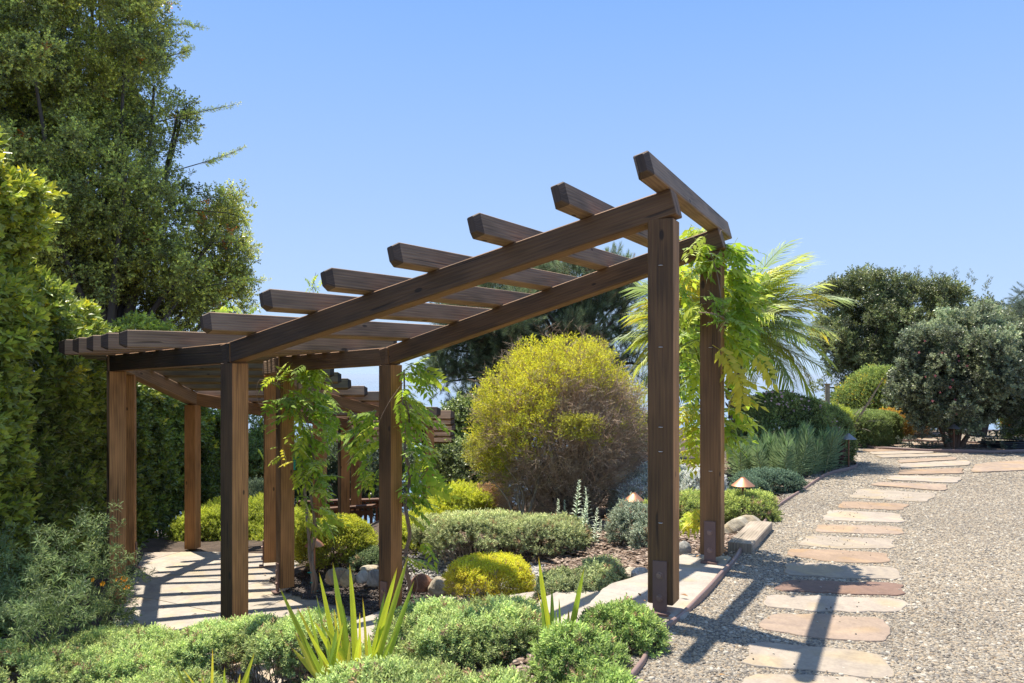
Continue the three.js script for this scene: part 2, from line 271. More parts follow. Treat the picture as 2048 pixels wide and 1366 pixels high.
// flat stones: an irregular outline laid at a height
function roughOutline(cor, amp, seed, round = 0.16) {
  const out = []; const n = cor.length;
  for (let i = 0; i < n; i++) {                       // cut the corners, then bend the edges
    const [ax, ay] = cor[i], [bx, by] = cor[(i + 1) % n], L = Math.hypot(bx - ax, by - ay), t0 = round * Math.min(1, 0.35 / L), m = Math.max(2, Math.round(L / 0.055));
    for (let k = 0; k <= m; k++) { const t = lerp(t0, 1 - t0, k / m), w = (noise3(lerp(ax, bx, t) * 9 + seed, lerp(ay, by, t) * 9, seed) - 0.5) * amp + (noise3(lerp(ax, bx, t) * 40 + seed, lerp(ay, by, t) * 40, seed) - 0.5) * amp * 0.4; out.push([lerp(ax, bx, t) - (by - ay) / L * w, lerp(ay, by, t) + (bx - ax) / L * w]); }
  }
  return out;
}
function slab(outline, y, thick, mat, name, parent, bev = 0.007) {
  const sh = new THREE.Shape(outline.map(([x, d]) => new THREE.Vector2(x, d)));
  const g = new THREE.ExtrudeGeometry(sh, { depth: thick - bev * 2, bevelEnabled: true, bevelThickness: bev, bevelSize: bev, bevelOffset: -bev, bevelSegments: 2, curveSegments: 1 });
  g.rotateX(-Math.PI / 2); g.translate(0, y - thick + bev, 0);
  const uv = g.attributes.uv, a = rr(0, 6.28), ox = rr(0, 9), oy = rr(0, 9), ca = Math.cos(a), sa = Math.sin(a); for (let i = 0; i < uv.count; i++) { const x = uv.getX(i), z = uv.getY(i); uv.setXY(i, x * ca - z * sa + ox, x * sa + z * ca + oy); }
  return mesh(name, g, mat, parent);
}
{
  R = rngOf(33);
  const path = struct('path');
  const S = 2.414, o = [1350, 800];                       // corners measured on an enlargement of the photograph
  const rows = [
    [[340, 1330], [700, 1322], [935, 1352], [930, 1420], [260, 1420]], [[370, 1165], [960, 1218], [1060, 1285], [1052, 1345], [700, 1312], [325, 1270], [322, 1240]], [[490, 1028], [960, 1048], [1030, 1062], [1033, 1120], [1005, 1172], [620, 1142], [405, 1098], [408, 1062]],
    [[450, 938], [1080, 958], [1117, 970], [1110, 1026], [610, 1012], [418, 990]], [[525, 866], [1105, 885], [1116, 942], [780, 932], [473, 918]], [[540, 785], [1075, 808], [1100, 866], [560, 846], [527, 828]], [[575, 715], [1035, 738], [1045, 788], [760, 782], [528, 750]],
    [[635, 655], [1058, 668], [1062, 714], [820, 718], [583, 700]], [[690, 598], [1088, 610], [1107, 648], [676, 637]], [[755, 531], [1080, 547], [1107, 592], [695, 580]], [[815, 487], [1147, 503], [1090, 531], [778, 520]], [[885, 429], [1268, 452], [1212, 494], [838, 470]], [[985, 398], [1318, 410], [1310, 440], [945, 412]],
    [[1040, 366], [1386, 373], [1368, 402], [1028, 386]], [[1092, 339], [1392, 330], [1385, 355], [1080, 361]], [[1090, 310], [1400, 293], [1428, 300], [1422, 316], [1085, 331]], [[1075, 291], [1350, 275], [1366, 288], [1085, 305]], [[960, 268], [1310, 258], [1330, 270], [1000, 281]], [[930, 253], [1235, 245], [1250, 256], [965, 265]], [[905, 241], [1175, 232], [1195, 243], [935, 251]], [[955, 228], [1130, 220], [1150, 230], [970, 238]],
    [[1010, 216], [1195, 208], [1210, 217], [1035, 225]], [[1055, 204], [1230, 197], [1243, 206], [1080, 213]], [[1100, 193], [1262, 187], [1272, 195], [1120, 202]], [[1130, 184], [1285, 178], [1292, 185], [1150, 191]], [[1165, 175], [1305, 170], [1312, 176], [1180, 182]],
    [[1440, 318], [1500, 305], [1690, 290], [1700, 338], [1560, 346], [1430, 350]], [[1600, 182], [1700, 166], [1720, 186], [1620, 190]],
  ];
  const pick = [0, 0, 4, 2, 3, 0, 1, 0, 4, 2, 1, 0, 4, 2, 1, 2, 4, 0, 2, 1, 0, 4, 2, 0, 1, 2, 4, 2];
  rows.forEach((r, i) => {
    const cor = r.map(([x, y]) => plane(o[0] + x / S, o[1] + y / S, 0.014)).reverse();
    stonesAt.push(cor);
    slab(roughOutline(cor, 0.05, i * 3.7), (i > 11 ? 0.022 : 0.014) + 0.004 * R(), 0.05, MS[pick[i]], 'stepping_stone', path);
  });
}
{
  R = rngOf(101);
  const fine = pebblePatch(11, 0.15, 270, 0.0072, PEB, 0.62, 0.35, 0), tone = (x, d) => { const k = 0.50 + 0.30 * fbm(x * 0.7, d * 0.7, 1, 3) + 0.1 * noise3(x * 4, d * 4, 2); return [k * 0.82, k * 0.765, k * 0.67]; };
  const g = struct('gravel_stones'); g.userData.kind = 'stuff';
  const right = (x, d) => side(x, d) < -0.02 && Math.abs(x) < d * 0.68 && !inRound(x, d);
  strew('pebbles', fine, MChip, 9000, 0.1, 6.2, 3.1, 9.6, right, () => 0.001, tone, () => rr(0.9, 1.15), g);
  strew('pebbles', pebblePatch(13, 0.2, 26, 0.0105, PEB, 0.6), MChip, 2600, 0.1, 6.2, 3.1, 9.6, right, () => 0.003, tone, () => rr(0.8, 1.2), g);
  strew('pebbles', pebblePatch(14, 0.3, 5, 0.006, PEB, 0.7), MChip, 260, 0.8, 5, 3.5, 9.6, (x, d) => right(x, d) && stonesAt.some((p) => inside(p, x, d)), () => 0.017, tone, () => rr(0.8, 1.2), g);
  strew('pebbles', pebblePatch(12, 0.3, 330, 0.0125, PEB, 0.38), MChip, 4200, 2.5, 13, 9.2, 20, right, () => 0.001, tone, () => rr(0.9, 1.2), g);
}
// terrace of large flags, and the broad stone steps up to the gravel
function clip(poly, win) {       // poly cut by a convex window (counter-clockwise)
  let out = poly;
  for (let i = 0; i < win.length && out.length; i++) {
    const [ax, ay] = win[i], [bx, by] = win[(i + 1) % win.length], f = ([x, y]) => (bx - ax) * (y - ay) - (by - ay) * (x - ax), inp = out; out = [];
    for (let k = 0; k < inp.length; k++) { const p = inp[k], q = inp[(k + 1) % inp.length], a = f(p), b = f(q); if (a >= 0) out.push(p); if (a * b < 0) { const t = a / (a - b); out.push([lerp(p[0], q[0], t), lerp(p[1], q[1], t)]); } }
  }
  return out;
}
const area = (p) => p.reduce((s, [x, y], i) => { const [u, v] = p[(i + 1) % p.length]; return s + (x * v - u * y) / 2; }, 0);
const MF = [stone(0.56, 0.50, 0.43), stone(0.60, 0.535, 0.455), stone(0.53, 0.465, 0.395), stone(0.58, 0.49, 0.41)];
{
  R = rngOf(55);
  const t = struct('terrace'), poly = area(TERRACE) > 0 ? TERRACE : [...TERRACE].reverse();
  const bed = new THREE.ExtrudeGeometry(new THREE.Shape(poly.map(([x, d]) => new THREE.Vector2(x, d))), { depth: 0.3, bevelEnabled: false }); bed.rotateX(-Math.PI / 2); bed.translate(0, TY - 0.306, 0);
  mesh('mortar_bed', bed, stone(0.34, 0.30, 0.25), t);
  const N = 9, cs = Math.cos(-0.5), sn = Math.sin(-0.5), pt = (i, j) => { const x = -3.6 + (i + (hash(i, j, 3) - 0.5) * 0.5) * 0.95, y = -1.6 + (j + (hash(i, j, 4) - 0.5) * 0.55) * 0.8; return [-2.7 + x * cs - y * sn, 7.6 + x * sn + y * cs]; };
  for (let i = -1; i < N; i++) for (let j = -4; j < N; j++) {
    const c = [pt(i, j), pt(i + 1, j), pt(i + 1, j + 1), pt(i, j + 1)], mx = c.reduce((s, p) => s + p[0], 0) / 4, my = c.reduce((s, p) => s + p[1], 0) / 4;
    const win = c.map(([x, y]) => [mx + (x - mx) * 0.992, my + (y - my) * 0.99]), r = clip(poly, win);
    if (r.length > 2 && area(r) > 0.03) slab(r, TY + 0.002 * R(), 0.04, MF[Math.floor(R() * 4)], 'flagstone', t, 0.004);
  }
  // steps: local axes from the near post; along = down the stair, across = away from the camera
  const st = thing('stone_steps', 'pale stone landing and steps leading down from gravel under pergola', 'steps', V(0.885, 0, -4.65));
  const L = (a, b) => [0.885 - 0.9 * a + 0.437 * b, 4.65 + 0.437 * a + 0.9 * b];
  const treads = [[[[-0.135, -0.12], [0.44, -0.14], [0.48, 0.42], [0.30, 0.9], [0.26, 1.52], [-0.11, 1.58], [-0.14, 0.6]], 0.022], [[[0.40, -0.26], [0.96, -0.2], [0.92, 0.62], [0.24, 1.5], [0.24, 0.9], [0.4, 0.4]], -0.12], [[[0.9, -0.2], [1.5, -0.1], [1.4, 0.8], [0.86, 1.5], [0.8, 0.9]], -0.26], [[[1.44, -0.1], [2.0, -0.1], [1.9, 1.4], [1.0, 1.6], [1.36, 0.8]], -0.41], [[[1.9, -0.1], [2.5, 0], [2.4, 1.5], [1.6, 1.6]], -0.56], [[[2.42, 0], [3.0, 0], [2.9, 1.4], [2.2, 1.5]], -0.70]];
  treads.forEach(([c, y], i) => {
    const cor = c.map(([a, b]) => L(a, b)), p = area(cor) > 0 ? cor : cor.reverse();
    slab(roughOutline(p, 0.02, 70 + i, 0.08), y, 0.075, MF[i % 4], 'tread', st, 0.012);
    const base = new THREE.ExtrudeGeometry(new THREE.Shape(p.map(([x, d]) => { const mx = p.reduce((s, q) => s + q[0], 0) / p.length, my = p.reduce((s, q) => s + q[1], 0) / p.length; return new THREE.Vector2(mx + (x - mx) * 0.95, my + (d - my) * 0.95); })), { depth: 0.55, bevelEnabled: false }); base.rotateX(-Math.PI / 2); base.translate(0, y - 0.63, 0);
    mesh('riser', base, stone(0.40, 0.34, 0.27), st);
  });
}

// ---------------------------------------------------------------- pergola
// a squared timber along +X with eased edges; tap > 0 gives the ends four bevels
function timberGeo(len, h, w, tap = 0, tapL = 0.055, endDark = 0, face = null) {   // face: [side, darkening at the start, at the end], that side toned darker; bevelled ends too
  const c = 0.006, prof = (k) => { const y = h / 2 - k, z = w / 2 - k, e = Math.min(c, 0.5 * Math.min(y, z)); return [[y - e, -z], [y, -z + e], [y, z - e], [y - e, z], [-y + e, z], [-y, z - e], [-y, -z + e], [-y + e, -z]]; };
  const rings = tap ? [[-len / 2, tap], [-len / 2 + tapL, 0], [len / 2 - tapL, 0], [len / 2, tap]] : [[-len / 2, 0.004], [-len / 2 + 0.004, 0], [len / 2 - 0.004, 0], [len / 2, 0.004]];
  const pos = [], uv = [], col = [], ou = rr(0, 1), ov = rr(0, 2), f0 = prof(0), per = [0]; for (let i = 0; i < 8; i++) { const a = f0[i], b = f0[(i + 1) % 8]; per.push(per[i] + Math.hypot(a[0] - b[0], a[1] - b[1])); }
  const dark = (k) => { const s = 1 - endDark * k; return [s, s * (1 - 0.06 * endDark * k), s]; };
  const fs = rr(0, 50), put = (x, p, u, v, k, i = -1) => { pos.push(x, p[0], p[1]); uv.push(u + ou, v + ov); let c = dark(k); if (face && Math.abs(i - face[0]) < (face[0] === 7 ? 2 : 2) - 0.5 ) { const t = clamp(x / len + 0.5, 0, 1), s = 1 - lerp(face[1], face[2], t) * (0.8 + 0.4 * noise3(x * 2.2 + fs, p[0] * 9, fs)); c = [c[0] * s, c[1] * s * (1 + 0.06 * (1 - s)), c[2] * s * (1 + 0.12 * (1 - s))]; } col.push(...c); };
  for (let r = 0; r < 3; r++) {
    const [xa, ka] = rings[r], [xb, kb] = rings[r + 1], A = prof(ka), B = prof(kb), n = r === 1 ? Math.max(1, Math.round(len / 0.35)) : 1;
    for (let m = 0; m < n; m++) {
      const x0 = lerp(xa, xb, m / n), x1 = lerp(xa, xb, (m + 1) / n), A1 = r === 1 ? A : A, B1 = B, e = r === 1 ? 0 : tap ? 0.85 : 0;
      for (let i = 0; i < 8; i++) { const j = (i + 1) % 8; for (const [x, p, u, k] of [[x0, A1[i], per[i]], [x1, B1[j], per[i + 1]], [x1, B1[i], per[i]], [x0, A1[i], per[i]], [x0, A1[j], per[i + 1]], [x1, B1[j], per[i + 1]]].map((q) => [...q, e])) put(x, p, u, x, k, i); }
    }
  }
  for (const [x, k, s] of [[-len / 2, rings[0][1], 1], [len / 2, rings[3][1], -1]]) { const A = prof(k); for (let i = 1; i < 7; i++) for (const q of s > 0 ? [0, i, i + 1] : [0, i + 1, i]) put(x, A[q], A[q][1], A[q][0] * 0.2, tap ? 1 : 0); }
  const g = new THREE.BufferGeometry(); g.setAttribute('position', new THREE.Float32BufferAttribute(pos, 3)); g.setAttribute('uv', new THREE.Float32BufferAttribute(uv, 2)); g.setAttribute('color', new THREE.Float32BufferAttribute(col, 3)); g.computeVertexNormals(); return g;
}
function lay(g, a, up, mid) {        // turns a timber so that +X runs along a, +Y towards up
  const x = a.clone().normalize(), z = x.clone().cross(up).normalize(), y = z.clone().cross(x); g.applyMatrix4(new THREE.Matrix4().makeBasis(x, y, z).setPosition(mid)); return g;
}
const HINGE = [   // outer and inner foot (x, depth), height of the beams' undersides and of both feet above the eye
  { o: [0.885, 4.65], i: [1.476, 5.87], u: 0.90, fo: -1.37, fi: -1.365, twist: 25.9 },
  { o: [-2.13, 6.114], i: [-1.085, 7.113], u: 0.09, fo: -2.24, fi: -2.13, twist: 37 },
  { o: [-3.80, 7.65], i: [-2.35, 8.25], u: 0.035, fo: -2.24, fi: -2.24, twist: 56 },
  { o: [-4.43, 9.2], i: [-2.84, 9.36], u: 0.0, fo: -2.24, fi: -2.24, twist: 72 },
  { o: [-4.15, 10.35], i: [-2.63, 10.9], u: -0.385, fo: -2.30, fi: -2.75, twist: 97 },
  { o: [-2.64, 12.5], i: [-1.30, 12.3], u: -0.84, fo: -3.1, fi: -3.1, twist: 60 },
  { o: [-2.72, 13.9], i: [-1.42, 13.85], u: -1.42, fo: -3.5, fi: -3.5, twist: 100 },
];
{
  R = rngOf(77);
  const BH = 0.155, BW = 0.145, PW = 0.15, RH = 0.14, RW = 0.09;
  const pg = thing('pergola', 'dark brown timber pergola descending in a curve over stone steps and terrace', 'pergola', V(0.885, 0.07, -4.65));
  const at = ([x, d], y) => V(x, E + y, -d);
  const post = (p, foot, top, twist, plate, staples, frontDark = 0.82) => {
    const t = twist * Math.PI / 180, a = V(Math.sin(t), 0, -Math.cos(t)), gap = 0.05, len = top - foot - gap;
    const g = lay(timberGeo(len, PW, PW, 0, 0, 0, [5, frontDark, frontDark]), UP, a, V(p[0], E + foot + gap + len / 2, -p[1]));
    const o = mesh('post', g, MW.post, pg);
    for (const s of plate) {
      const n = a.clone().multiplyScalar(s), c = V(p[0], E + foot, -p[1]).addScaledVector(n, PW / 2 + 0.006), w = UP.clone().cross(n), wb = n.clone().cross(UP);
      const bx = new THREE.BoxGeometry(0.082, 0.30, 0.012); bx.applyMatrix4(new THREE.Matrix4().makeBasis(w, UP, n).setPosition(c.clone().add(V(0, 0.15, 0)))); mesh('post_bracket', bx, MSteel, o);
      const foot2 = new THREE.BoxGeometry(0.12, 0.01, 0.05); foot2.applyMatrix4(new THREE.Matrix4().makeBasis(w, UP, n).setPosition(c.clone().add(V(0, 0.006, 0)).addScaledVector(n, 0.02))); mesh('bracket_foot', foot2, MSteel, o);
      for (const h of [0.09, 0.22]) { const b = new THREE.CylinderGeometry(0.014, 0.016, 0.016, 6); const ws = new THREE.CylinderGeometry(0.021, 0.021, 0.004, 14); ws.translate(0, -0.006, 0); const m = mergeGeometries([b, ws]); m.applyMatrix4(new THREE.Matrix4().makeBasis(wb, n, UP.clone()).setPosition(c.clone().add(V(0, h, 0)).addScaledVector(n, 0.013))); mesh('bolt', m, MBolt, o); }
    }
    for (const y of staples || []) { const n = a.clone().negate(), w = UP.clone().cross(n), q = new THREE.TorusGeometry(0.012, 0.0022, 5, 10, Math.PI); q.applyMatrix4(new THREE.Matrix4().makeBasis(w, n, UP.clone().negate()).setPosition(V(p[0], E + y, -p[1]).addScaledVector(n, PW / 2).addScaledVector(w, 0.003))); mesh('staple', q, MStaple, o); }
    return o;
  };
  HINGE.forEach((h, k) => {
    const st = k === 0 ? [0.63, 0.16, -0.30, -0.44, -0.85] : null;
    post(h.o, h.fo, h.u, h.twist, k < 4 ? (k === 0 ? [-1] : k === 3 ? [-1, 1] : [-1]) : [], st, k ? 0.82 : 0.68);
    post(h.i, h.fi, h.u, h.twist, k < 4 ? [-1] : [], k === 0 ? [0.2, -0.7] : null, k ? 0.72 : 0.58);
  });
  const beamMat = [MW.beam, MW.beam, MW.rafter, MW.rafter, MW.beam, MW.beam];
  for (let k = 0; k < HINGE.length - 1; k++) for (const s of ['o', 'i']) {
    const a = at(HINGE[k][s], HINGE[k].u + BH / 2), b = at(HINGE[k + 1][s], HINGE[k + 1].u + BH / 2), d = b.clone().sub(a), n = d.clone().normalize();
    const e0 = k ? 0.05 : 0.078, e1 = 0.06, A = a.clone().addScaledVector(n, -e0), B = b.clone().addScaledVector(n, e1 - 0.003 * k);
    const up = UP.clone();
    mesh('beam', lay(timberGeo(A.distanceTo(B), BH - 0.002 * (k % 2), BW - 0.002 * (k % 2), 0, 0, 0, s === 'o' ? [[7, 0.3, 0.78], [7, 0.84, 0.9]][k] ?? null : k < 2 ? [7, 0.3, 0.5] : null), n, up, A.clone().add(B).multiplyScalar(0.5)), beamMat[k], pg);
  }
  const SECT = [[[0.0, 0.14, 0.295, 0.46, 0.615, 0.76, 0.93], 0.44, 0.52, MW.rafter], [[0.36, 0.52, 0.67, 0.82, 0.96], 0.50, 0.5, MW.rafter], [[0.2, 0.47, 0.74], 0.45, 0.45, MW.green], [[0.04, 0.26, 0.48, 0.70, 0.92], 0.35, 0.46, MW.green], [[0.16, 0.34, 0.52, 0.70, 0.88], 0.35, 0.38, MW.rafter], [[0.04, 0.22, 0.42, 0.62, 0.84], 0.36, 0.42, MW.rafter]];
  SECT.forEach(([ts, oo, oi, m], k) => ts.forEach((t) => {
    const P0 = at(HINGE[k].o, HINGE[k].u), P1 = at(HINGE[k + 1].o, HINGE[k + 1].u), Q0 = at(HINGE[k].i, HINGE[k].u), Q1 = at(HINGE[k + 1].i, HINGE[k + 1].u);
    const p = P0.clone().lerp(P1, t), q = Q0.clone().lerp(Q1, t), ax = q.clone().sub(p).normalize(), bd = P1.clone().sub(P0).add(Q1.clone().sub(Q0)).normalize();
    let up = ax.clone().cross(bd); if (up.y < 0) up.negate(); up.normalize();
    const sl = Math.sqrt(1 - bd.y * bd.y), lift = BH / sl * 1 + (RH / 2 - 0.004) / up.y;
    const jo = rr(-0.015, 0.015), A = p.clone().addScaledVector(ax, -oo + jo), B = q.clone().addScaledVector(ax, oi + jo);
    const mid = A.clone().add(B).multiplyScalar(0.5).add(V(0, lift, 0));
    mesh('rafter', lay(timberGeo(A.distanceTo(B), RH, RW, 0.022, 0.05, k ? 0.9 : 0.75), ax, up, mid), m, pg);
  }));
}

// ---------------------------------------------------------------- plants: sprigs, crowns, mounds
const vary = (c, k, q = R) => { const f = 1 + (q() - 0.5) * 2 * k; return [c[0] * f * (1 + (q() - 0.5) * k * 0.5), c[1] * f, c[2] * f]; };
const mixc = (a, b, t) => a.map((x, i) => lerp(x, b[i], t));
// a twig along +Y; leaves spiral or sit in pairs; colours in the leaves are factors of the copy's own colour
function twig(o) {
  const q = rngOf(o.seed || 1), gb = new GB(), n = o.n, L = o.L, bend = o.curl || 0, pts = [];
  const pos = (t) => V(Math.sin(t * 2.2) * bend * L * t, L * t, Math.cos(t * 1.7 + 1) * bend * L * t * t);
  for (let i = 0; i <= 3; i++) pts.push(pos(i / 3));
  if (o.stem !== 0) gb.tube(pts, o.r || L * 0.012, (o.r || L * 0.012) * 0.4, o.sc || [0.7, 0.5, 0.5], 3);
  const forks = o.forks || 0, axes = [[pts[0], pts[3], null]];
  for (let f = 0; f < forks; f++) { const t = 0.2 + 0.6 * f / Math.max(1, forks), a = f * 2.4 + q(), b = pos(t), e = b.clone().add(V(Math.cos(a) * 0.75, 0.65 + 0.3 * q(), Math.sin(a) * 0.75).normalize().multiplyScalar(L * (0.62 - 0.3 * t))); if (o.stem !== 0) gb.stem(b, e, (o.r || L * 0.012) * 0.6, (o.r || L * 0.012) * 0.25, o.sc || [0.7, 0.5, 0.5]); axes.push([b, e, 1]); }
  axes.forEach(([a, b, f]) => {
    const m = f ? Math.round(n * 0.6) : n, ax = b.clone().sub(a).normalize(), s = Math.abs(ax.y) > 0.9 ? V(1, 0, 0) : UP, u = ax.clone().cross(s).normalize(), w = ax.clone().cross(u);
    for (let i = 0; i < m; i++) {
      const t = f ? 0.25 + 0.75 * (i + 0.5) / m : (o.from ?? 0.15) + (1 - (o.from ?? 0.15)) * (i + 0.5) / m, base = f ? a.clone().lerp(b, t) : pos(t);
      const az = (o.pairs ? Math.floor(i / 2) * 1.57 + (i % 2) * 3.1416 : i * 2.4) + (q() - 0.5) * 0.8, tl = (o.tilt ?? 0.9) * (1 - 0.45 * t) + (q() - 0.5) * 0.5;
      const out = u.clone().multiplyScalar(Math.cos(az)).addScaledVector(w, Math.sin(az)), dir = ax.clone().multiplyScalar(Math.cos(tl)).addScaledVector(out, Math.sin(tl)), nr = ax.clone().multiplyScalar(Math.sin(tl)).addScaledVector(out, -Math.cos(tl)).addScaledVector(V(q() - 0.5, q() - 0.5, q() - 0.5), 0.7).normalize();
      const k = o.cv ?? 0.25, c = vary([1, 1, 1], k, q); if (o.tip && t > 0.7) { c[0] *= o.tip[0]; c[1] *= o.tip[1]; c[2] *= o.tip[2]; }
      const ll = o.ll * (0.75 + 0.5 * q()) * (t > 0.85 ? 0.8 : 1);
      if (o.needle) gb.needle(base, dir, nr, ll, o.lw, c, o.bend || 0); else gb.leaf(base, dir, nr, ll, o.lw * (0.8 + 0.4 * q()), o.fold ?? 0.2, o.bend ?? 0.1, c, o.at ?? 0.5);
    }
  });
  return gb.build();
}
const rdir = () => { const z = R() * 2 - 1, a = R() * 6.2832, s = Math.sqrt(1 - z * z); return V(Math.cos(a) * s, z, Math.sin(a) * s); };
const blob = (px, py, d, rpx, ry, rz) => ({ c: P(px, py, d), r: V(rpx * d / F, (ry ?? rpx) * d / F, (rz ?? rpx) * d / F) });
function subs(blobs, n, fr, keep = 0.5) {     // smaller clumps spread through the outer part of each blob
  const out = [];
  for (const b of blobs) { const m = Math.round(n * (b.w ?? 1)); for (let i = 0; i < m; i++) { const u = rdir(), k = lerp(keep, 1.0, Math.sqrt(R())), s = fr * (0.65 + 0.75 * R()) * Math.cbrt(b.r.x * b.r.y * b.r.z); out.push({ c: b.c.clone().add(u.clone().multiply(b.r).multiplyScalar(k)), r: V(s * 1.15, s * 0.85, s * 1.15), o: u, t: (R() - 0.5) * 2 }); } }
  return out;
}
function leafage(cl, per, o) {                 // copies of a twig over the clumps
  const out = [], vol = cl.reduce((s, c) => s + c.r.x * c.r.x, 0);
  for (const c of cl) {
    const n = Math.max(1, Math.round(per * c.r.x * c.r.x / vol));
    for (let i = 0; i < n; i++) {
      const u = rdir(), k = Math.pow(R(), 0.4), p = c.c.clone().add(u.clone().multiply(c.r).multiplyScalar(k));
      if (o.ok && !o.ok(p)) continue;
      const d = u.clone().multiplyScalar(o.out ?? 0.7).add(V(0, o.up ?? 0.45, 0)).addScaledVector(rdir(), o.rnd ?? 0.5); if (c.o) d.addScaledVector(c.o, 0.35);
      const col = vary(mixc(o.a, o.b, clamp((o.mid ?? 0.5) + 0.32 * c.t + (R() - 0.5) * 0.7 + (o.topY !== undefined ? 0.5 * ss(o.topY - 0.4, o.topY + 0.5, p.y) : 0), 0, 1)), 0.18);
      out.push([p.x, p.y, p.z, d.x, d.y, d.z, (o.s ?? 1) * (0.75 + 0.5 * R()), ...(o.odd && R() < o.odd[0] ? vary(o.odd[1], 0.2) : col)]);
    }
  }
  return out;
}
function limbs(base, targets, r0, col, opt = {}) {   // trunk and boughs to some of the clumps, one geometry
  const gb = new GB(), fork = base.clone().add(V(opt.lean?.[0] ?? 0, opt.h ?? 1, opt.lean?.[1] ?? 0));
  gb.tube(curvePts([base.clone().add(V(0, -0.15, 0)), base.clone().lerp(fork, 0.5).add(V(rr(-0.04, 0.04), 0, rr(-0.04, 0.04))), fork], 6), r0 * 1.2, r0 * 0.8, col, 8);
  for (const t of targets) { const m = fork.clone().lerp(t, 0.45).add(V(rr(-0.2, 0.2), rr(0, 0.3), rr(-0.2, 0.2)).multiplyScalar(opt.wig ?? 1)); gb.tube(curvePts([fork.clone().add(V(0, -0.05, 0)), m, t], 7), r0 * (opt.k ?? 0.5), r0 * 0.07, vary(col, 0.15), 5); }
  return gb.build();
}
// clipped mounds: rounded boxes set on the ground; list of [x, depth, rx, rz, height, turn, power, base height]
function mound(list, o) {
  const out = [], stems = new GB();
  const B = list.map(([x, d, rx, rz, h, turn = 0, pw = 2.6, y = H(x, d)]) => ({ x, d, rx, rz, h, y, pw, c: Math.cos(turn), s: Math.sin(turn) }));
  const level = (b, x, y, z) => { const X = x - b.x, Z = -z - b.d, lx = X * b.c + Z * b.s, lz = -X * b.s + Z * b.c; return Math.pow(Math.abs(lx / b.rx), b.pw) + Math.pow(Math.abs((y - b.y - b.h * 0.42) / (b.h * 0.58)), b.pw) + Math.pow(Math.abs(lz / b.rz), b.pw); };
  for (const b of B) {
    const A = 2 * b.rx * b.rz * 3.1 + 3 * (b.rx + b.rz) * b.h, n = Math.round(A * o.den);
    for (let i = 0; i < n; i++) {
      let ux = rr(-1, 1), uy = rr(-0.75, 1), uz = rr(-1, 1), face = R(); const a1 = b.rx * b.rz, a2 = b.h * 0.6 * b.rz, a3 = b.h * 0.6 * b.rx, tot = a1 + a2 + a3; face *= tot;
      if (face < a1) uy = R() < 0.9 ? 1 : -0.8; else if (face < a1 + a2) ux = Math.sign(ux); else uz = Math.sign(uz);
      const m = Math.pow(Math.pow(Math.abs(ux), b.pw) + Math.pow(Math.abs(uy), b.pw) + Math.pow(Math.abs(uz), b.pw), -1 / b.pw);
      ux *= m; uy *= m; uz *= m;
      let lx = ux * b.rx, ly = uy * b.h * 0.58, lz = uz * b.rz;
      const X = b.x + lx * b.c - lz * b.s, D = b.d + lx * b.s + lz * b.c, nz = noise3(X * (o.nf ?? 3.2), (b.y + ly) * 4, D * (o.nf ?? 3.2)) * 0.65 + noise3(X * 11, ly * 11, D * 11) * 0.35, k = (1 + (o.lump ?? 0.16) * (nz - 0.55) * 2) * (1 - (o.deep ?? 0.12) * R() * R());
      const x = b.x + (X - b.x) * k, d = b.d + (D - b.d) * k, y = b.y + b.h * 0.42 + ly * k; if (y < b.y - 0.02) continue;
      const hf = (y - b.y) / b.h; if (o.leggy && R() > ss(o.leggy[0], o.leggy[1], hf + (nz - 0.5) * 0.5)) continue;
      if (o.bare && R() < o.bare * ss(0.62, 0.4, nz)) continue;
      if (B.some((q) => q !== b && level(q, x, y, -d) < 0.8)) continue;
      const N = V(Math.sign(ux) * Math.pow(Math.abs(ux), b.pw - 1) / b.rx, Math.sign(uy) * Math.pow(Math.abs(uy), b.pw - 1) / (b.h * 0.58), Math.sign(uz) * Math.pow(Math.abs(uz), b.pw - 1) / b.rz), W = V(N.x * b.c - N.z * b.s, N.y, -(N.x * b.s + N.z * b.c)).normalize();
      const dir = W.multiplyScalar(o.out ?? 0.6).add(V(0, o.up ?? 0.6, 0)).addScaledVector(rdir(), o.rnd ?? 0.5);
      const c = R() < (o.odd?.[0] ?? 0) ? vary(o.odd[1], 0.2) : vary(mixc(o.a, o.b, clamp(hf * 0.55 + (nz - 0.35) + (R() - 0.5) * 0.5, 0, 1)), 0.16);
      out.push([x, y, -d, dir.x, dir.y, dir.z, (o.s ?? 1) * (0.7 + 0.6 * R()), ...c]);
    }
    const ns = Math.round((b.rx + b.rz) * b.h * (o.stems ?? 140)), sc = o.stemCol || [0.20, 0.14, 0.09];
    for (let i = 0; i < ns; i++) {
      const a = R() * 6.2832, q = Math.sqrt(R()) * 0.75, bx = Math.cos(a) * b.rx * q, bz = Math.sin(a) * b.rz * q, q2 = Math.min(1, q + 0.12 + 0.28 * R()), ex = Math.cos(a + rr(-0.3, 0.3)) * b.rx * q2, ez = Math.sin(a + rr(-0.3, 0.3)) * b.rz * q2, hh = b.h * rr(0.5, 0.92) * Math.sqrt(Math.max(0.15, 1 - Math.pow(q2, 3.5)));
      const p0 = V(b.x + bx * b.c - bz * b.s, b.y - 0.03, -(b.d + bx * b.s + bz * b.c)), p2 = V(b.x + ex * b.c - ez * b.s, b.y + hh, -(b.d + ex * b.s + ez * b.c)), p1 = p0.clone().lerp(p2, 0.5).add(V(rr(-0.04, 0.04), rr(-0.02, 0.06), rr(-0.04, 0.04)));
      stems.tube([p0, p1, p2], rr(0.0025, 0.006), 0.0012, vary(sc, 0.3), 3);
    }
  }
  return { list: out, stems: stems.build() };
}
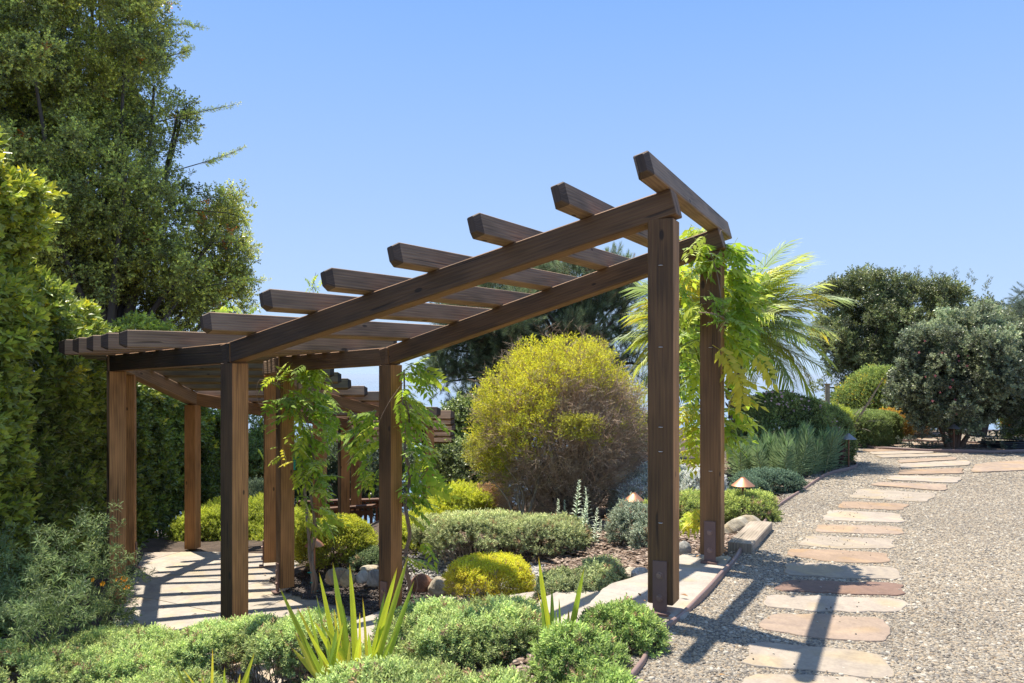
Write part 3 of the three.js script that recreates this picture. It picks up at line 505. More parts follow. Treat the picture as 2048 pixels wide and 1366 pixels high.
function shrub(name, label, cat, list, geo, mat, o) {
  const [x, d] = list[0], t = thing(name, label, cat, onG(x, d), o.group), m = mound(list, o);
  mesh('stems', m.stems, MBark, t).userData.kind = 'stuff'; inst('foliage', geo, mat, m.list, t); return t;
}
const bx = (px, d) => (px - 1024) * d / F;
// sprigs shared by the clipped plants
const G = {
  thyme: twig({ seed: 3, n: 13, L: 0.07, ll: 0.021, lw: 0.0070, tilt: 0.95, forks: 2, r: 0.0013, sc: [1.0, 0.72, 0.75], fold: 0.25, cv: 0.35, tip: [1.35, 1.3, 1.2] }),
  lime: twig({ seed: 4, n: 14, L: 0.06, ll: 0.013, lw: 0.005, tilt: 0.8, forks: 3, r: 0.0011, sc: [0.8, 0.7, 0.5], cv: 0.3 }),
  box: twig({ seed: 5, n: 12, L: 0.08, ll: 0.02, lw: 0.010, tilt: 1.0, forks: 2, r: 0.0015, sc: [0.7, 0.5, 0.5], cv: 0.3 }),
  feather: twig({ seed: 6, n: 22, L: 0.17, ll: 0.035, lw: 0.006, tilt: 0.75, forks: 4, r: 0.0016, needle: 1, sc: [0.8, 0.8, 0.6], cv: 0.25 }),
  oak: twig({ seed: 7, n: 11, L: 0.22, ll: 0.036, lw: 0.022, tip: [1.5, 1.45, 1.2], tilt: 1.0, forks: 4, r: 0.0022, sc: [1.3, 0.9, 1.0], fold: 0.12, cv: 0.35, from: 0.25 }),
  oakFar: twig({ seed: 8, n: 12, L: 0.34, ll: 0.060, lw: 0.036, tilt: 1.0, forks: 4, r: 0.004, sc: [1.3, 0.9, 1.0], fold: 0.12, cv: 0.35 }),
  ficus: twig({ seed: 9, n: 11, L: 0.24, ll: 0.088, lw: 0.032, tilt: 0.85, forks: 2, r: 0.003, sc: [0.8, 0.6, 0.5], fold: 0.18, bend: 0.15, cv: 0.25, tip: [1.35, 1.25, 0.9] }),
  feijoa: twig({ seed: 10, n: 10, L: 0.17, ll: 0.050, lw: 0.032, tilt: 0.9, forks: 2, pairs: 1, r: 0.003, sc: [1.1, 0.9, 1.1], fold: 0.15, cv: 0.3 }),
  pine: twig({ seed: 11, n: 60, L: 0.26, ll: 0.11, lw: 0.005, tilt: 0.95, needle: 1, r: 0.006, sc: [1.0, 0.55, 0.7], cv: 0.3, from: 0.05 }),
  bare: (() => { const q = rngOf(5), gb = new GB(); const go = (p, d, L, r, n) => { const e = p.clone().addScaledVector(d, L); gb.stem(p, e, r, r * 0.6, vary([1, 1, 1], 0.3, q)); if (n) for (let i = 0; i < 3; i++) go(p.clone().lerp(e, 0.35 + 0.3 * i), d.clone().add(V(q() - 0.5, q() - 0.4, q() - 0.5).multiplyScalar(1.5)).normalize(), L * 0.62, r * 0.6, n - 1); }; go(V(0, 0, 0), V(0, 1, 0), 0.17, 0.0042, 3); return gb.build(); })(),
  small: twig({ seed: 13, n: 10, L: 0.16, ll: 0.024, lw: 0.012, tilt: 0.85, forks: 4, r: 0.0018, sc: [0.6, 0.42, 0.6], cv: 0.3 }),
};
{
  R = rngOf(301);
  const gA = [0.13, 0.15, 0.050], gB = [0.31, 0.40, 0.15], yA = [0.34, 0.32, 0.03], yB = [0.75, 0.66, 0.05];
  const TH = { den: 1700, s: 1.05, a: gA, b: gB, leggy: [0.22, 0.6], stems: 300, stemCol: [0.42, 0.33, 0.24], lump: 0.34, nf: 4.5, deep: 0.3, bare: 0.45, odd: [0.05, [0.24, 0.17, 0.10]] };
  const S = (px, py, d) => [bx(px, d), d];
  shrub('thyme_hedge', 'low clipped grey-green hedge with bare stems below, right of the large iris', 'hedge', [[bx(950, 4.5), 4.5, 0.37, 0.34, 0.41, 0.15, 3.0, -0.41], [bx(880, 5.0), 5.0, 0.38, 0.30, 0.36, 0.2, 2.8, -0.50], [bx(820, 4.7), 4.7, 0.24, 0.24, 0.24, 0, 2.4, -0.44], [bx(990, 4.95), 4.95, 0.27, 0.3, 0.35, 0, 2.8, -0.42]], G.thyme, ML.soft, TH);
  shrub('thyme_hedge', 'low grey-green hedge along bottom edge of picture, in front of everything', 'hedge', [[bx(830, 3.7), 3.7, 0.42, 0.26, 0.33, 0.1, 2.5, -0.36], [bx(660, 3.75), 3.75, 0.26, 0.22, 0.26, 0, 2.5, -0.42], [bx(960, 3.65), 3.65, 0.2, 0.2, 0.26, 0, 2.4, -0.3]], G.thyme, ML.soft, TH);
  shrub('thyme_hedge', 'low grey-green hedge at the foot of the near timber post left of the large iris', 'hedge', [[bx(455, 5.3), 5.3, 0.40, 0.30, 0.36, 0, 2.4, -0.72], [bx(570, 5.25), 5.25, 0.33, 0.3, 0.42, 0.2, 2.4, -0.70], [bx(640, 5.2), 5.2, 0.2, 0.25, 0.38, 0, 2.4, -0.64], [bx(375, 5.0), 5.0, 0.3, 0.25, 0.27, 0, 2.4, -0.76]], G.thyme, ML.soft, TH);
  shrub('thyme_hedge', 'wide low grey-green hedge in the bottom left corner below the feathery bush', 'hedge', [[bx(90, 5.1), 5.1, 0.55, 0.40, 0.40, 0, 2.6, -0.84], [bx(250, 5.35), 5.35, 0.42, 0.42, 0.40, 0, 2.5, -0.85], [bx(-20, 5.0), 5.0, 0.4, 0.4, 0.42, 0, 2.6, -0.84], [bx(215, 6.1), 6.1, 0.42, 0.32, 0.24, 0, 2.3, -0.86], [bx(330, 5.0), 5.0, 0.3, 0.3, 0.32, 0, 2.4, -0.86]], G.thyme, ML.soft, TH);
  shrub('thyme_mound', 'round grey-green mound touching the stone landing below the nearest post', 'shrub', [[bx(1232, 4.15), 4.15, 0.19, 0.19, 0.36, 0, 2.3, -0.20], [bx(1275, 4.05), 4.05, 0.12, 0.13, 0.27, 0, 2.2, -0.16]], G.thyme, ML.soft, { ...TH, a: [0.09, 0.13, 0.035], b: [0.27, 0.37, 0.10] });
  shrub('thyme_mound', 'round grey-green mound nearest the camera between iris and edging strip', 'shrub', [[bx(1160, 3.8), 3.8, 0.20, 0.18, 0.34, 0, 2.3, -0.22], [bx(1195, 3.55), 3.55, 0.12, 0.14, 0.24, 0, 2.3, -0.2]], G.thyme, ML.soft, { ...TH, a: [0.09, 0.13, 0.035], b: [0.26, 0.36, 0.10] });
  shrub('clipped_hedge', 'long flat-topped grey-green hedge with woody base before the big round bush', 'hedge', [[bx(960, 8.1), 8.1, 0.52, 0.36, 0.37, 0, 3.2, -0.47], [bx(1090, 8.0), 8.0, 0.44, 0.36, 0.36, 0, 3.0, -0.46], [bx(885, 8.5), 8.5, 0.3, 0.3, 0.31, 0, 2.6, -0.50]], G.thyme, ML.dull, { ...TH, den: 1400, s: 1.2, a: [0.12, 0.14, 0.06], b: [0.36, 0.41, 0.21], leggy: [0.25, 0.6], lump: 0.12 });
  shrub('grey_mound', 'dark grey-green clipped mound beside the upper end of the steps', 'shrub', [[bx(1150, 5.75), 5.75, 0.25, 0.24, 0.30, 0.2, 2.5, -0.38], [bx(1200, 5.95), 5.95, 0.17, 0.2, 0.28, 0, 2.4, -0.33]], G.thyme, ML.dull, { ...TH, a: [0.09, 0.11, 0.05], b: [0.27, 0.32, 0.15] });
  shrub('golden_mound', 'bright yellow clipped mound between the border boulders', 'shrub', [[bx(977, 6.6), 6.6, 0.34, 0.30, 0.29, 0, 2.3, -0.455]], G.lime, ML.thin, { ...TH, den: 2600, a: yA, b: yB, leggy: [0.02, 0.4], lump: 0.14 });
  shrub('globe_shrub', 'yellow-green globe shrub behind the thin post stake and copper lamp', 'shrub', [[bx(680, 8.9), 8.9, 0.36, 0.36, 0.56, 0, 2.2, -0.80], [bx(632, 8.8), 8.8, 0.18, 0.2, 0.52, 0, 2.1, -0.8]], G.lime, ML.thin, { den: 1700, s: 1.35, a: [0.18, 0.21, 0.025], b: [0.54, 0.54, 0.05], leggy: [0.12, 0.42], stems: 160, lump: 0.18 });
  shrub('ground_cover', 'low dark green creeping plant beside the yellow-green globe shrub', 'shrub', [[bx(738, 8.6), 8.6, 0.2, 0.2, 0.22, 0, 2.2, -0.78]], G.thyme, ML.dull, { ...TH, s: 1.2, a: [0.06, 0.09, 0.04], b: [0.14, 0.19, 0.09] });
  shrub('clipped_hedge', 'low green clipped hedge around the copper lamp behind the second post', 'hedge', [[bx(1490, 7.75), 7.75, 0.25, 0.26, 0.31, 0, 2.8, -0.14], [bx(1390, 7.9), 7.9, 0.32, 0.28, 0.34, 0, 2.6, -0.2], [bx(1330, 8.1), 8.1, 0.2, 0.25, 0.32, 0, 2.4, -0.26]], G.thyme, ML.soft, { ...TH, den: 1800, s: 1.1, a: [0.09, 0.12, 0.03], b: [0.29, 0.35, 0.10], leggy: [0.05, 0.35] });
  shrub('grey_shrub', 'loose grey-green shrub between the nearest post and bark mulch', 'shrub', [[bx(1270, 7.6), 7.6, 0.22, 0.24, 0.46, 0, 2.1, -0.34], [bx(1300, 7.3), 7.3, 0.15, 0.2, 0.3, 0, 2.1, -0.3]], G.box, ML.dull, { ...TH, den: 1100, a: [0.11, 0.14, 0.08], b: [0.30, 0.34, 0.24], lump: 0.3 });
  shrub('silver_bush', 'pale silvery-leaved bush seen between the two nearest posts', 'shrub', [[bx(1335, 9.2), 9.2, 0.36, 0.34, 0.66, 0, 2.1, -0.30], [bx(1270, 9.4), 9.4, 0.26, 0.3, 0.52, 0, 2.1, -0.34], [bx(1400, 9.0), 9.0, 0.26, 0.3, 0.5, 0, 2.1, -0.2]], G.box, ML.dull, { den: 1100, a: [0.30, 0.33, 0.27], b: [0.62, 0.64, 0.58], lump: 0.3, up: 0.9, stems: 60 });
  shrub('teal_ground_cover', 'low dark blue-green plant spreading at the foot of the spiky grey-green clump', 'shrub', [[bx(1540, 9.6), 9.6, 0.36, 0.25, 0.27, 0, 2.2, -0.1], [bx(1500, 9.2), 9.2, 0.2, 0.2, 0.22, 0, 2.2, -0.1]], G.box, ML.dull, { den: 1300, a: [0.045, 0.075, 0.045], b: [0.12, 0.18, 0.11], lump: 0.35, stems: 60 });
  // far beds along the path
  const fl = shrub('flowering_mound', 'dark green rounded mound dotted with pale pink flowers', 'shrub', [[bx(1565, 12.1), 12.1, 0.64, 0.5, 1.08, 0, 2.3, -0.03], [bx(1645, 12.5), 12.5, 0.38, 0.4, 0.82, 0, 2.2, 0]], G.box, ML.soft, { den: 900, s: 1.5, a: [0.055, 0.08, 0.02], b: [0.27, 0.32, 0.09], lump: 0.16, stems: 40 });
  { const gb = new GB(); for (let i = 0; i < 5; i++) { const a = i * 1.2566; gb.leaf(V(0, 0, 0), V(Math.cos(a), 0.35, Math.sin(a)), UP, 0.026, 0.022, 0.1, 0, [1, 1, 1], 0.65); } const ls = []; for (let i = 0; i < 60; i++) { const x = rr(1530, 1680), t = (x - 1540) / 140, p = P(x, 782 + 62 * t * t + rr(-5, 26 + 22 * t), 11.5 + 0.4 * t); ls.push([p.x, p.y, p.z, rr(-0.5, 0.5), 0.7, 0.6, rr(0.5, 1.0), ...vary([0.42, 0.26, 0.25], 0.2)]); } inst('flowers', gb.build(), ML.soft, ls, fl, 'stuff'); }
  shrub('burgundy_plant', 'small burgundy-leaved plant behind the spiky grey-green clump', 'plant', [[bx(1650, 11.95), 11.95, 0.2, 0.18, 0.60, 0, 2.1, 0]], G.box, ML.dull, { den: 900, s: 1.2, a: [0.07, 0.03, 0.03], b: [0.20, 0.09, 0.08], lump: 0.3, stems: 50, stemCol: [0.12, 0.05, 0.05] });
  shrub('box_hedge', 'dark green box hedge clipped flat beside the far bend of path', 'hedge', [[bx(1718, 15.6), 15.6, 0.38, 0.5, 0.56, 0.3, 4.5, 0], [bx(1735, 16.4), 16.4, 0.4, 0.6, 0.57, 0.3, 4.5, 0]], G.box, ML.soft, { den: 900, s: 1.3, a: [0.07, 0.10, 0.025], b: [0.23, 0.29, 0.08], lump: 0.05, stems: 20 });
  shrub('golden_hedge', 'golden yellow rounded shrub at the end of the box hedge', 'shrub', [[bx(1782, 17.2), 17.2, 0.33, 0.4, 0.58, 0, 2.6, 0]], G.box, ML.soft, { den: 900, s: 1.3, a: [0.20, 0.12, 0.03], b: [0.55, 0.36, 0.04], lump: 0.12, stems: 20 });
  shrub('daisy_bush', 'large loose green bush with small yellow flowers behind the golden shrub', 'shrub', [[bx(1775, 18.5), 18.5, 0.85, 0.7, 1.35, 0, 2.2, 0], [bx(1715, 18.6), 18.6, 0.5, 0.5, 0.95, 0, 2.1, 0]], G.small, ML.soft, { den: 420, s: 1.6, a: [0.09, 0.13, 0.03], b: [0.30, 0.37, 0.09], odd: [0.07, [0.5, 0.38, 0.04]], lump: 0.2, up: 1, stems: 30 });
  shrub('red_leaf_plant', 'small plant with red and orange leaves right of the golden shrub', 'plant', [[bx(1822, 17.6), 17.6, 0.25, 0.3, 0.36, 0, 2.1, 0]], G.box, ML.soft, { den: 500, s: 1.3, a: [0.12, 0.12, 0.04], b: [0.40, 0.16, 0.07], lump: 0.3, stems: 30 });
  shrub('lime_tuft', 'small yellow-green grassy tuft beside the bronze flax leaves', 'plant', [[bx(1672, 14.6), 14.6, 0.22, 0.2, 0.72, 0, 2.1, 0]], G.feather, ML.thin, { den: 400, a: [0.18, 0.24, 0.03], b: [0.38, 0.42, 0.06], up: 1.4, stems: 20 });
  shrub('orange_shrub', 'orange-brown rounded shrub left of the big round bush', 'shrub', [[bx(975, 10.2), 10.2, 0.26, 0.26, 0.56, 0, 2.2, -0.62]], G.box, ML.soft, { den: 1100, s: 1.15, a: [0.22, 0.13, 0.07], b: [0.50, 0.33, 0.17], lump: 0.25, stems: 60 });
  const juni = { den: 620, a: [0.17, 0.21, 0.025], b: [0.50, 0.52, 0.05], up: 0.9, out: 0.9, lump: 0.4, stems: 20, rnd: 0.35 };
  shrub('golden_juniper', 'feathery golden juniper between flat-topped hedge and wooden railing', 'shrub', [[bx(925, 10.0), 10.0, 0.36, 0.3, 0.58, 0, 2.1, -0.74], [bx(868, 9.8), 9.8, 0.34, 0.3, 0.42, 0, 2.1, -0.82], [bx(835, 9.0), 9.0, 0.26, 0.3, 0.32, 0, 2.1, -0.74]], G.feather, ML.thin, juni);
  shrub('golden_juniper', 'feathery golden juniper at the far left end of the terrace', 'shrub', [[bx(455, 11.6), 11.6, 0.42, 0.5, 0.62, 0, 2.1, -1.25], [bx(515, 11.8), 11.8, 0.3, 0.5, 0.66, 0, 2.1, -1.25], [bx(400, 11.4), 11.4, 0.3, 0.4, 0.5, 0, 2.1, -1.2], [bx(560, 11.6), 11.6, 0.4, 0.4, 0.5, 0, 2.1, -1.25]], G.feather, ML.thin, { ...juni, a: [0.15, 0.2, 0.03], b: [0.44, 0.48, 0.06] });
  shrub('grey_leaf_bush', 'soft grey-green bush behind the far left corner of the terrace', 'shrub', [[bx(520, 12.6), 12.6, 0.34, 0.4, 0.9, 0, 2.1, -1.3]], G.small, ML.soft, { den: 500, s: 1.2, a: [0.12, 0.16, 0.08], b: [0.30, 0.36, 0.2], lump: 0.3, stems: 30 });
}

// ---------------------------------------------------------------- the tall hedge, trees and large bushes
{
  R = rngOf(401);
  // hedge wall along the left of the terrace: face line (x, depth, top height)
  const wall = (name, label, line, den, depth, a, b, yellow, base = -0.9) => {
    const t = thing(name, label, 'hedge', onG(line[0][0] - 0.3, line[0][1])), out = [], st = new GB();
    for (let i = 0; i < line.length - 1; i++) {
      const [ax, ad, ah] = line[i], [bx2, bd, bh] = line[i + 1], L = Math.hypot(bx2 - ax, bd - ad), nx = (bd - ad) / L, nd = -(bx2 - ax) / L;   // towards +x
      const n = Math.round(L * (ah + bh) / 2 * den + L * den * 1.2);
      for (let k = 0; k < n; k++) {
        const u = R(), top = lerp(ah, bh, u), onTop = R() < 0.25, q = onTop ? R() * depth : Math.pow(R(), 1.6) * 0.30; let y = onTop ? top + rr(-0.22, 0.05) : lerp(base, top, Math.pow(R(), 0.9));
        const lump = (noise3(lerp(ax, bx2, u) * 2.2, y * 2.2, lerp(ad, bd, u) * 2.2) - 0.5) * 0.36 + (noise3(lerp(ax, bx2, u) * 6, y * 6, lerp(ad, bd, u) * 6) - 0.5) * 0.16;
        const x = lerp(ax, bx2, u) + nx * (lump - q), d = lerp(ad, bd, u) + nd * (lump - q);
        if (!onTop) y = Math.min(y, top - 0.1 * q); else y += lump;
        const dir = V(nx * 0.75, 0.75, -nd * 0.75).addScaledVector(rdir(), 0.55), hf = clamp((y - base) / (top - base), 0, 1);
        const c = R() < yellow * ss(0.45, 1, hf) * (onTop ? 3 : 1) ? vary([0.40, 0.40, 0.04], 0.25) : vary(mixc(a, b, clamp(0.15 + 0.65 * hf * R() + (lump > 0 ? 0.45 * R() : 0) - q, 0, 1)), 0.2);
        out.push([x, y, -d, dir.x, dir.y, dir.z, 0.75 + 0.5 * R(), ...c]);
      }
      for (let k = 0; k < L * 9; k++) { const u = R(), x = lerp(ax, bx2, u) - nx * 0.35, d = lerp(ad, bd, u) - nd * 0.35; st.tube(curvePts([V(x, base - 0.2, -d), V(x + rr(-0.15, 0.15), lerp(base, lerp(ah, bh, u), 0.5), -d + rr(-0.15, 0.15)), V(x + rr(-0.3, 0.2), lerp(ah, bh, u) - 0.2, -d + rr(-0.2, 0.2))], 5), 0.02, 0.005, [0.09, 0.065, 0.045], 4); }
    }
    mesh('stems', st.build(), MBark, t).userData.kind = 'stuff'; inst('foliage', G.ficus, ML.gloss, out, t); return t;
  };
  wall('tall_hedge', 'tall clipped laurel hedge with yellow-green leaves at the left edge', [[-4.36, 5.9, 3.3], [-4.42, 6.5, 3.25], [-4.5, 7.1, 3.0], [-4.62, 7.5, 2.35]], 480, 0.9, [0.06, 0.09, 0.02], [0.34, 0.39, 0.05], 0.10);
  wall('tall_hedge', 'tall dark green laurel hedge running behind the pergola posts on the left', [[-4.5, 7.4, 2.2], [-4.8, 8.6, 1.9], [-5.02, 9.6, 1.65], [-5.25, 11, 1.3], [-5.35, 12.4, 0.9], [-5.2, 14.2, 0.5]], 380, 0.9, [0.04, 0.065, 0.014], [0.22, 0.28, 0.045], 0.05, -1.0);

  const oakA = [0.05, 0.062, 0.014], oakB = [0.42, 0.45, 0.09], bark = [0.12, 0.10, 0.085];
  {   // live oak over the hedge
    const d = 15.4, bl = [blob(140, 60, d, 205, 215), blob(60, 250, 14.6, 200, 200), blob(150, 430, 15, 190, 200), blob(330, 500, 15.9, 140, 175), blob(290, 200, 16, 85, 130), blob(-120, 150, 15.4, 260, 400), blob(420, 590, 16.5, 80, 90), blob(120, -200, 16, 260, 200), blob(-100, 420, 16, 220, 300), blob(40, 620, 16.2, 210, 120)];
    bl.forEach((b, i) => (b.w = [1, 1, 1, 0.95, 0.75, 1, 0.35, 0.8, 0.8, 0.8][i]));
    const cl = subs(bl, 66, 0.185, 0.42), base = V(-8.2, -1.4, -15.6), t = thing('oak_tree', 'huge dark live oak rising above the hedge at the upper left', 'tree', base);
    mesh('trunk', limbs(base, cl.filter((c, i) => i % 10 === 0).map((c) => c.c), 0.34, bark, { h: 2.4, lean: [0.3, 0.1], k: 0.28 }), MBark, t);
    const lv = leafage(cl, 31000, { a: oakA, b: oakB, out: 0.65, up: 0.35, rnd: 0.6, s: 1.3, odd: [0.006, [0.35, 0.13, 0.02]] });
    const strays = [];
    for (const [x0, y0, x1, y1] of [[330, 40, 405, 55], [345, 235, 470, 209], [400, 330, 482, 298], [440, 470, 510, 500], [350, 110, 380, 100], [450, 560, 530, 560], [465, 400, 500, 470], [60, 480, 205, 500], [100, 450, 200, 435]]) { const n = 24; for (let i = 0; i < n; i++) { const s = i / (n - 1), p = P(lerp(x0, x1, s) + rr(-4, 4), lerp(y0, y1, s) + rr(-4, 4)    , 15.4), dx = x1 - x0, dy = y0 - y1; if (i === 0) strays.push([P(x0 - 80, y0 + 20, 15.4), P(lerp(x0, x1, 0.5), lerp(y0, y1, 0.5), 15.4), P(x1, y1, 15.4)]); lv.push([p.x, p.y, p.z, dx + rr(-30, 30), dy + rr(-30, 30), rr(-20, 20), 0.95 - 0.45 * s, ...vary(oakB, 0.2)]); } }
    const sg = new GB(); for (const q of strays) sg.tube(curvePts(q, 6), 0.012, 0.003, bark, 4); mesh('branch', sg.build(), MBark, t).userData.kind = 'stuff';
    inst('crown', G.oak, ML.gloss, lv, t);
  }
  {   // oak on the right, far
    const d = 24, bl = [blob(1740, 655, d, 95, 100), blob(1850, 640, 24, 95, 85), blob(1930, 670, 25, 75, 70), blob(1690, 740, 23.5, 55, 90), blob(1800, 745, 24, 110, 80), blob(1990, 690, 25, 60, 70), blob(1655, 670, 24.5, 30, 45), blob(1900, 780, 24.5, 90, 70)];
    bl.forEach((b, i) => (b.w = [1, 0.9, 0.6, 0.55, 0.75, 0.5, 0.22, 0.7][i]));
    const cl = subs(bl, 52, 0.22, 0.5), base = V(bx(1745, 24), -0.1, -24.2), t = thing('oak_tree', 'broad dark oak tree behind the flower beds on the right', 'tree', base);
    mesh('trunk', limbs(base, cl.filter((c, i) => i % 10 === 0).map((c) => c.c), 0.20, [0.06, 0.05, 0.045], { h: 1.0, k: 0.42 }), MBark, t);
    const lv = leafage(cl, 7500, { a: [0.045, 0.055, 0.02], b: [0.20, 0.235, 0.07], out: 0.6, up: 0.5 });
    for (const x of [1690, 1715, 1748, 1780, 1803, 1835, 1862, 1885, 1905, 1940, 1662, 1975]) { const y0 = 565 + Math.abs(x - 1800) * 0.10 + rr(-8, 12); for (let i = 0; i < 6; i++) { const p = P(x + rr(-6, 6) + i * 0.8, y0 - i * 6, 24); lv.push([p.x, p.y, p.z, rr(-0.4, 0.4), 1, rr(-0.3, 0.3), 0.75 - 0.09 * i, ...vary([0.11, 0.13, 0.06], 0.2)]); } }
    inst('crown', G.oakFar, ML.gloss, lv, t);
  }
  {   // drooping conifer at the right edge
    const bl = [blob(2030, 700, 27, 60, 75), blob(2075, 660, 27, 60, 80), blob(2015, 790, 26, 50, 50)], cl = subs(bl, 50, 0.26, 0.4), base = V(bx(2060, 27), -0.2, -27), t = thing('cedar_tree', 'grey-green cedar with drooping tips at the right edge behind', 'tree', base);
    mesh('trunk', limbs(base, cl.filter((c, i) => i % 8 === 0).map((c) => c.c), 0.16, bark, { h: 2 }), MBark, t);
    const lv = leafage(cl, 2200, { a: [0.05, 0.07, 0.045], b: [0.13, 0.16, 0.10], up: -0.2, s: 1.2 });
    for (const [x0, y0, x1, y1] of [[2060, 575, 2022, 612], [2062, 592, 2020, 640], [2050, 620, 1985, 640], [2055, 640, 1975, 668]]) for (let i = 0; i < 12; i++) { const s = i / 11, p = P(lerp(x0, x1, s), lerp(y0, y1, s * s), 26.5); lv.push([p.x, p.y, p.z, -0.5, -0.6, 0, 0.9 - 0.3 * s, ...vary([0.11, 0.14, 0.09], 0.2)]); }
    inst('crown', G.pine, ML.dull, lv, t);
  }
  {   // grey-green tree in the round bed
    const d = 15, bl = [blob(1932, 712, d, 108, 92), blob(1925, 785, d, 116, 72), blob(2010, 735, 15.3, 85, 100), blob(1862, 762, 14.9, 48, 78), blob(2050, 810, 15.3, 35, 40)]; bl.forEach((b, i) => (b.w = [1.1, 1, 0.8, 0.45, 0.3][i]));
    const cl = subs(bl, 46, 0.22, 0.5), base = V(bx(1905, 15.05), 0.02, -15.05), t = thing('feijoa_tree', 'dense rounded grey-green tree with small red flowers in the edged bed', 'tree', base);
    const gb = new GB(); for (const [dx, tx, ty] of [[0, 1895, 815], [0.05, 1935, 805], [-0.05, 1868, 830], [0.1, 1960, 840], [0.02, 1915, 780]]) gb.tube(curvePts([base.clone().add(V(dx, -0.1, 0)), base.clone().lerp(P(tx, ty, 15), 0.5).add(V(dx * 0.5, 0, 0)), P(tx, ty, 15)], 6), 0.06, 0.02, [0.16, 0.095, 0.065], 6);
    mesh('trunk', gb.build(), MBark, t);
    const lv = leafage(cl, 7200, { a: [0.045, 0.055, 0.028], b: [0.31, 0.36, 0.19], out: 0.6, up: 0.5, mid: 0.24, topY: E + (750 - 690) * 15 / F });
    for (const [x, y] of [[1820, 880], [1850, 892], [1985, 880], [2008, 895], [1880, 872], [1845, 865], [2000, 865]]) for (let i = 0; i < 10; i++) { const p = P(x + rr(-16, 16), y + rr(-10, 10), 14.7); lv.push([p.x, p.y, p.z, rr(-1, 1), rr(-0.4, 0.6), rr(-0.3, 0.8), 0.8, ...vary([0.07, 0.085, 0.05], 0.2)]); }
    inst('crown', G.feijoa, ML.gloss, lv, t);
    const fb = new GB(); for (let i = 0; i < 9; i++) { const a = i * 0.7; fb.needle(V(0, 0, 0), V(Math.cos(a) * 0.6, 1, Math.sin(a) * 0.6), V(1, 0.2, 0), 0.035, 0.005, [1, 0.5, 0.5]); } for (let i = 0; i < 4; i++) { const a = i * 1.57; fb.leaf(V(0, 0, 0), V(Math.cos(a), 0.3, Math.sin(a)), UP, 0.03, 0.022, 0.1, 0, [1, 1.6, 1.6], 0.6); }
    const fl = []; for (const [x, y] of [[1838, 705], [1918, 722], [1916, 712], [1936, 712], [1934, 732], [1850, 754], [1870, 752], [1985, 698], [2008, 692], [2010, 700], [1884, 706], [1850, 682], [1905, 760], [1910, 800], [1880, 785], [1935, 806], [1865, 802], [1900, 775], [1985, 705], [1912, 828]]) { const p = P(x, y, 14.05 + rr(-0.1, 0.3)); fl.push([p.x, p.y, p.z, rr(-1, 1), 0.3, 1, rr(0.7, 1.1), ...vary([0.30, 0.08, 0.08], 0.25)]); }
    inst('flowers', fb.build(), ML.soft, fl, t);
  }
  {   // second, vase-shaped stem beyond it and a shrub at the right edge
    const base = onG(bx(1955, 18), 18), t = thing('feijoa_tree', 'dark vase-shaped multi-stemmed trunk just beyond the round mulch bed', 'tree', base), gb = new GB();
    for (let i = 0; i < 9; i++) { const a = i * 0.7; gb.tube(curvePts([base.clone().add(V(Math.cos(a) * 0.09, -0.1, Math.sin(a) * 0.09)), base.clone().add(V(Math.cos(a) * 0.22, 0.45, Math.sin(a) * 0.2)), base.clone().add(V(Math.cos(a) * 0.55, 1.1, Math.sin(a) * 0.45))], 5), 0.07, 0.03, vary([0.05, 0.04, 0.035], 0.2), 6); }
    mesh('trunk', gb.build(), MBark, t);
    const cl = subs([{ c: base.clone().add(V(0.35, 1.7, 0)), r: V(0.6, 0.5, 0.6) }], 20, 0.25); inst('crown', G.feijoa, ML.gloss, leafage(cl, 600, { a: [0.05, 0.06, 0.04], b: [0.15, 0.17, 0.11] }), t);
    const s = shrub('lantana_bush', 'green bush with orange flowers at the right edge beside the tree', 'shrub', [[bx(2065, 15.9), 15.9, 0.42, 0.4, 1.05, 0, 2.1, 0], [bx(2100, 15.9), 15.9, 0.5, 0.4, 1.5, 0, 2.1, 0]], G.small, ML.soft, { den: 420, s: 1.3, a: [0.06, 0.10, 0.03], b: [0.18, 0.25, 0.06], odd: [0.03, [0.6, 0.2, 0.04]], lump: 0.25, stems: 30 }); void s;
  }
  {   // dark pine behind the round bush
    const d = 17.5, bl = [blob(1150, 560, d, 100, 45), blob(1010, 615, d, 120, 75), blob(925, 700, 17.2, 65, 65), blob(1085, 690, 18, 130, 90), blob(930, 790, 17.5, 55, 60), blob(1200, 640, 18, 70, 70), blob(965, 860, 17.5, 50, 70), blob(1010, 790, 18, 80, 80), blob(1230, 570, 18.2, 50, 40), blob(890, 730, 17, 32, 28), blob(1245, 660, 18.3, 45, 60), blob(1250, 770, 18.3, 50, 70)];
    bl.forEach((b, i) => (b.w = [0.7, 1, 0.6, 1, 0.5, 0.5, 0.5, 0.7, 0.4, 0.25, 0.4, 0.5][i]));
    const cl = subs(bl, 34, 0.26, 0.35), base = V(bx(1160, 18), -2.6, -18), t = thing('pine_tree', 'dark blue-green pine tree behind the big round yellow bush', 'tree', base);
    mesh('trunk', limbs(base, cl.filter((c, i) => i % 7 === 0).map((c) => c.c), 0.21, [0.13, 0.105, 0.09], { h: 3.4, lean: [0.25, 0], k: 0.34, wig: 1.6 }), MBark, t);
    inst('crown', G.pine, ML.dull, leafage(cl, 9000, { a: [0.030, 0.046, 0.024], b: [0.20, 0.25, 0.12], out: 0.7, up: 0.6, rnd: 0.45, odd: [0.03, [0.17, 0.13, 0.07]] }), t);
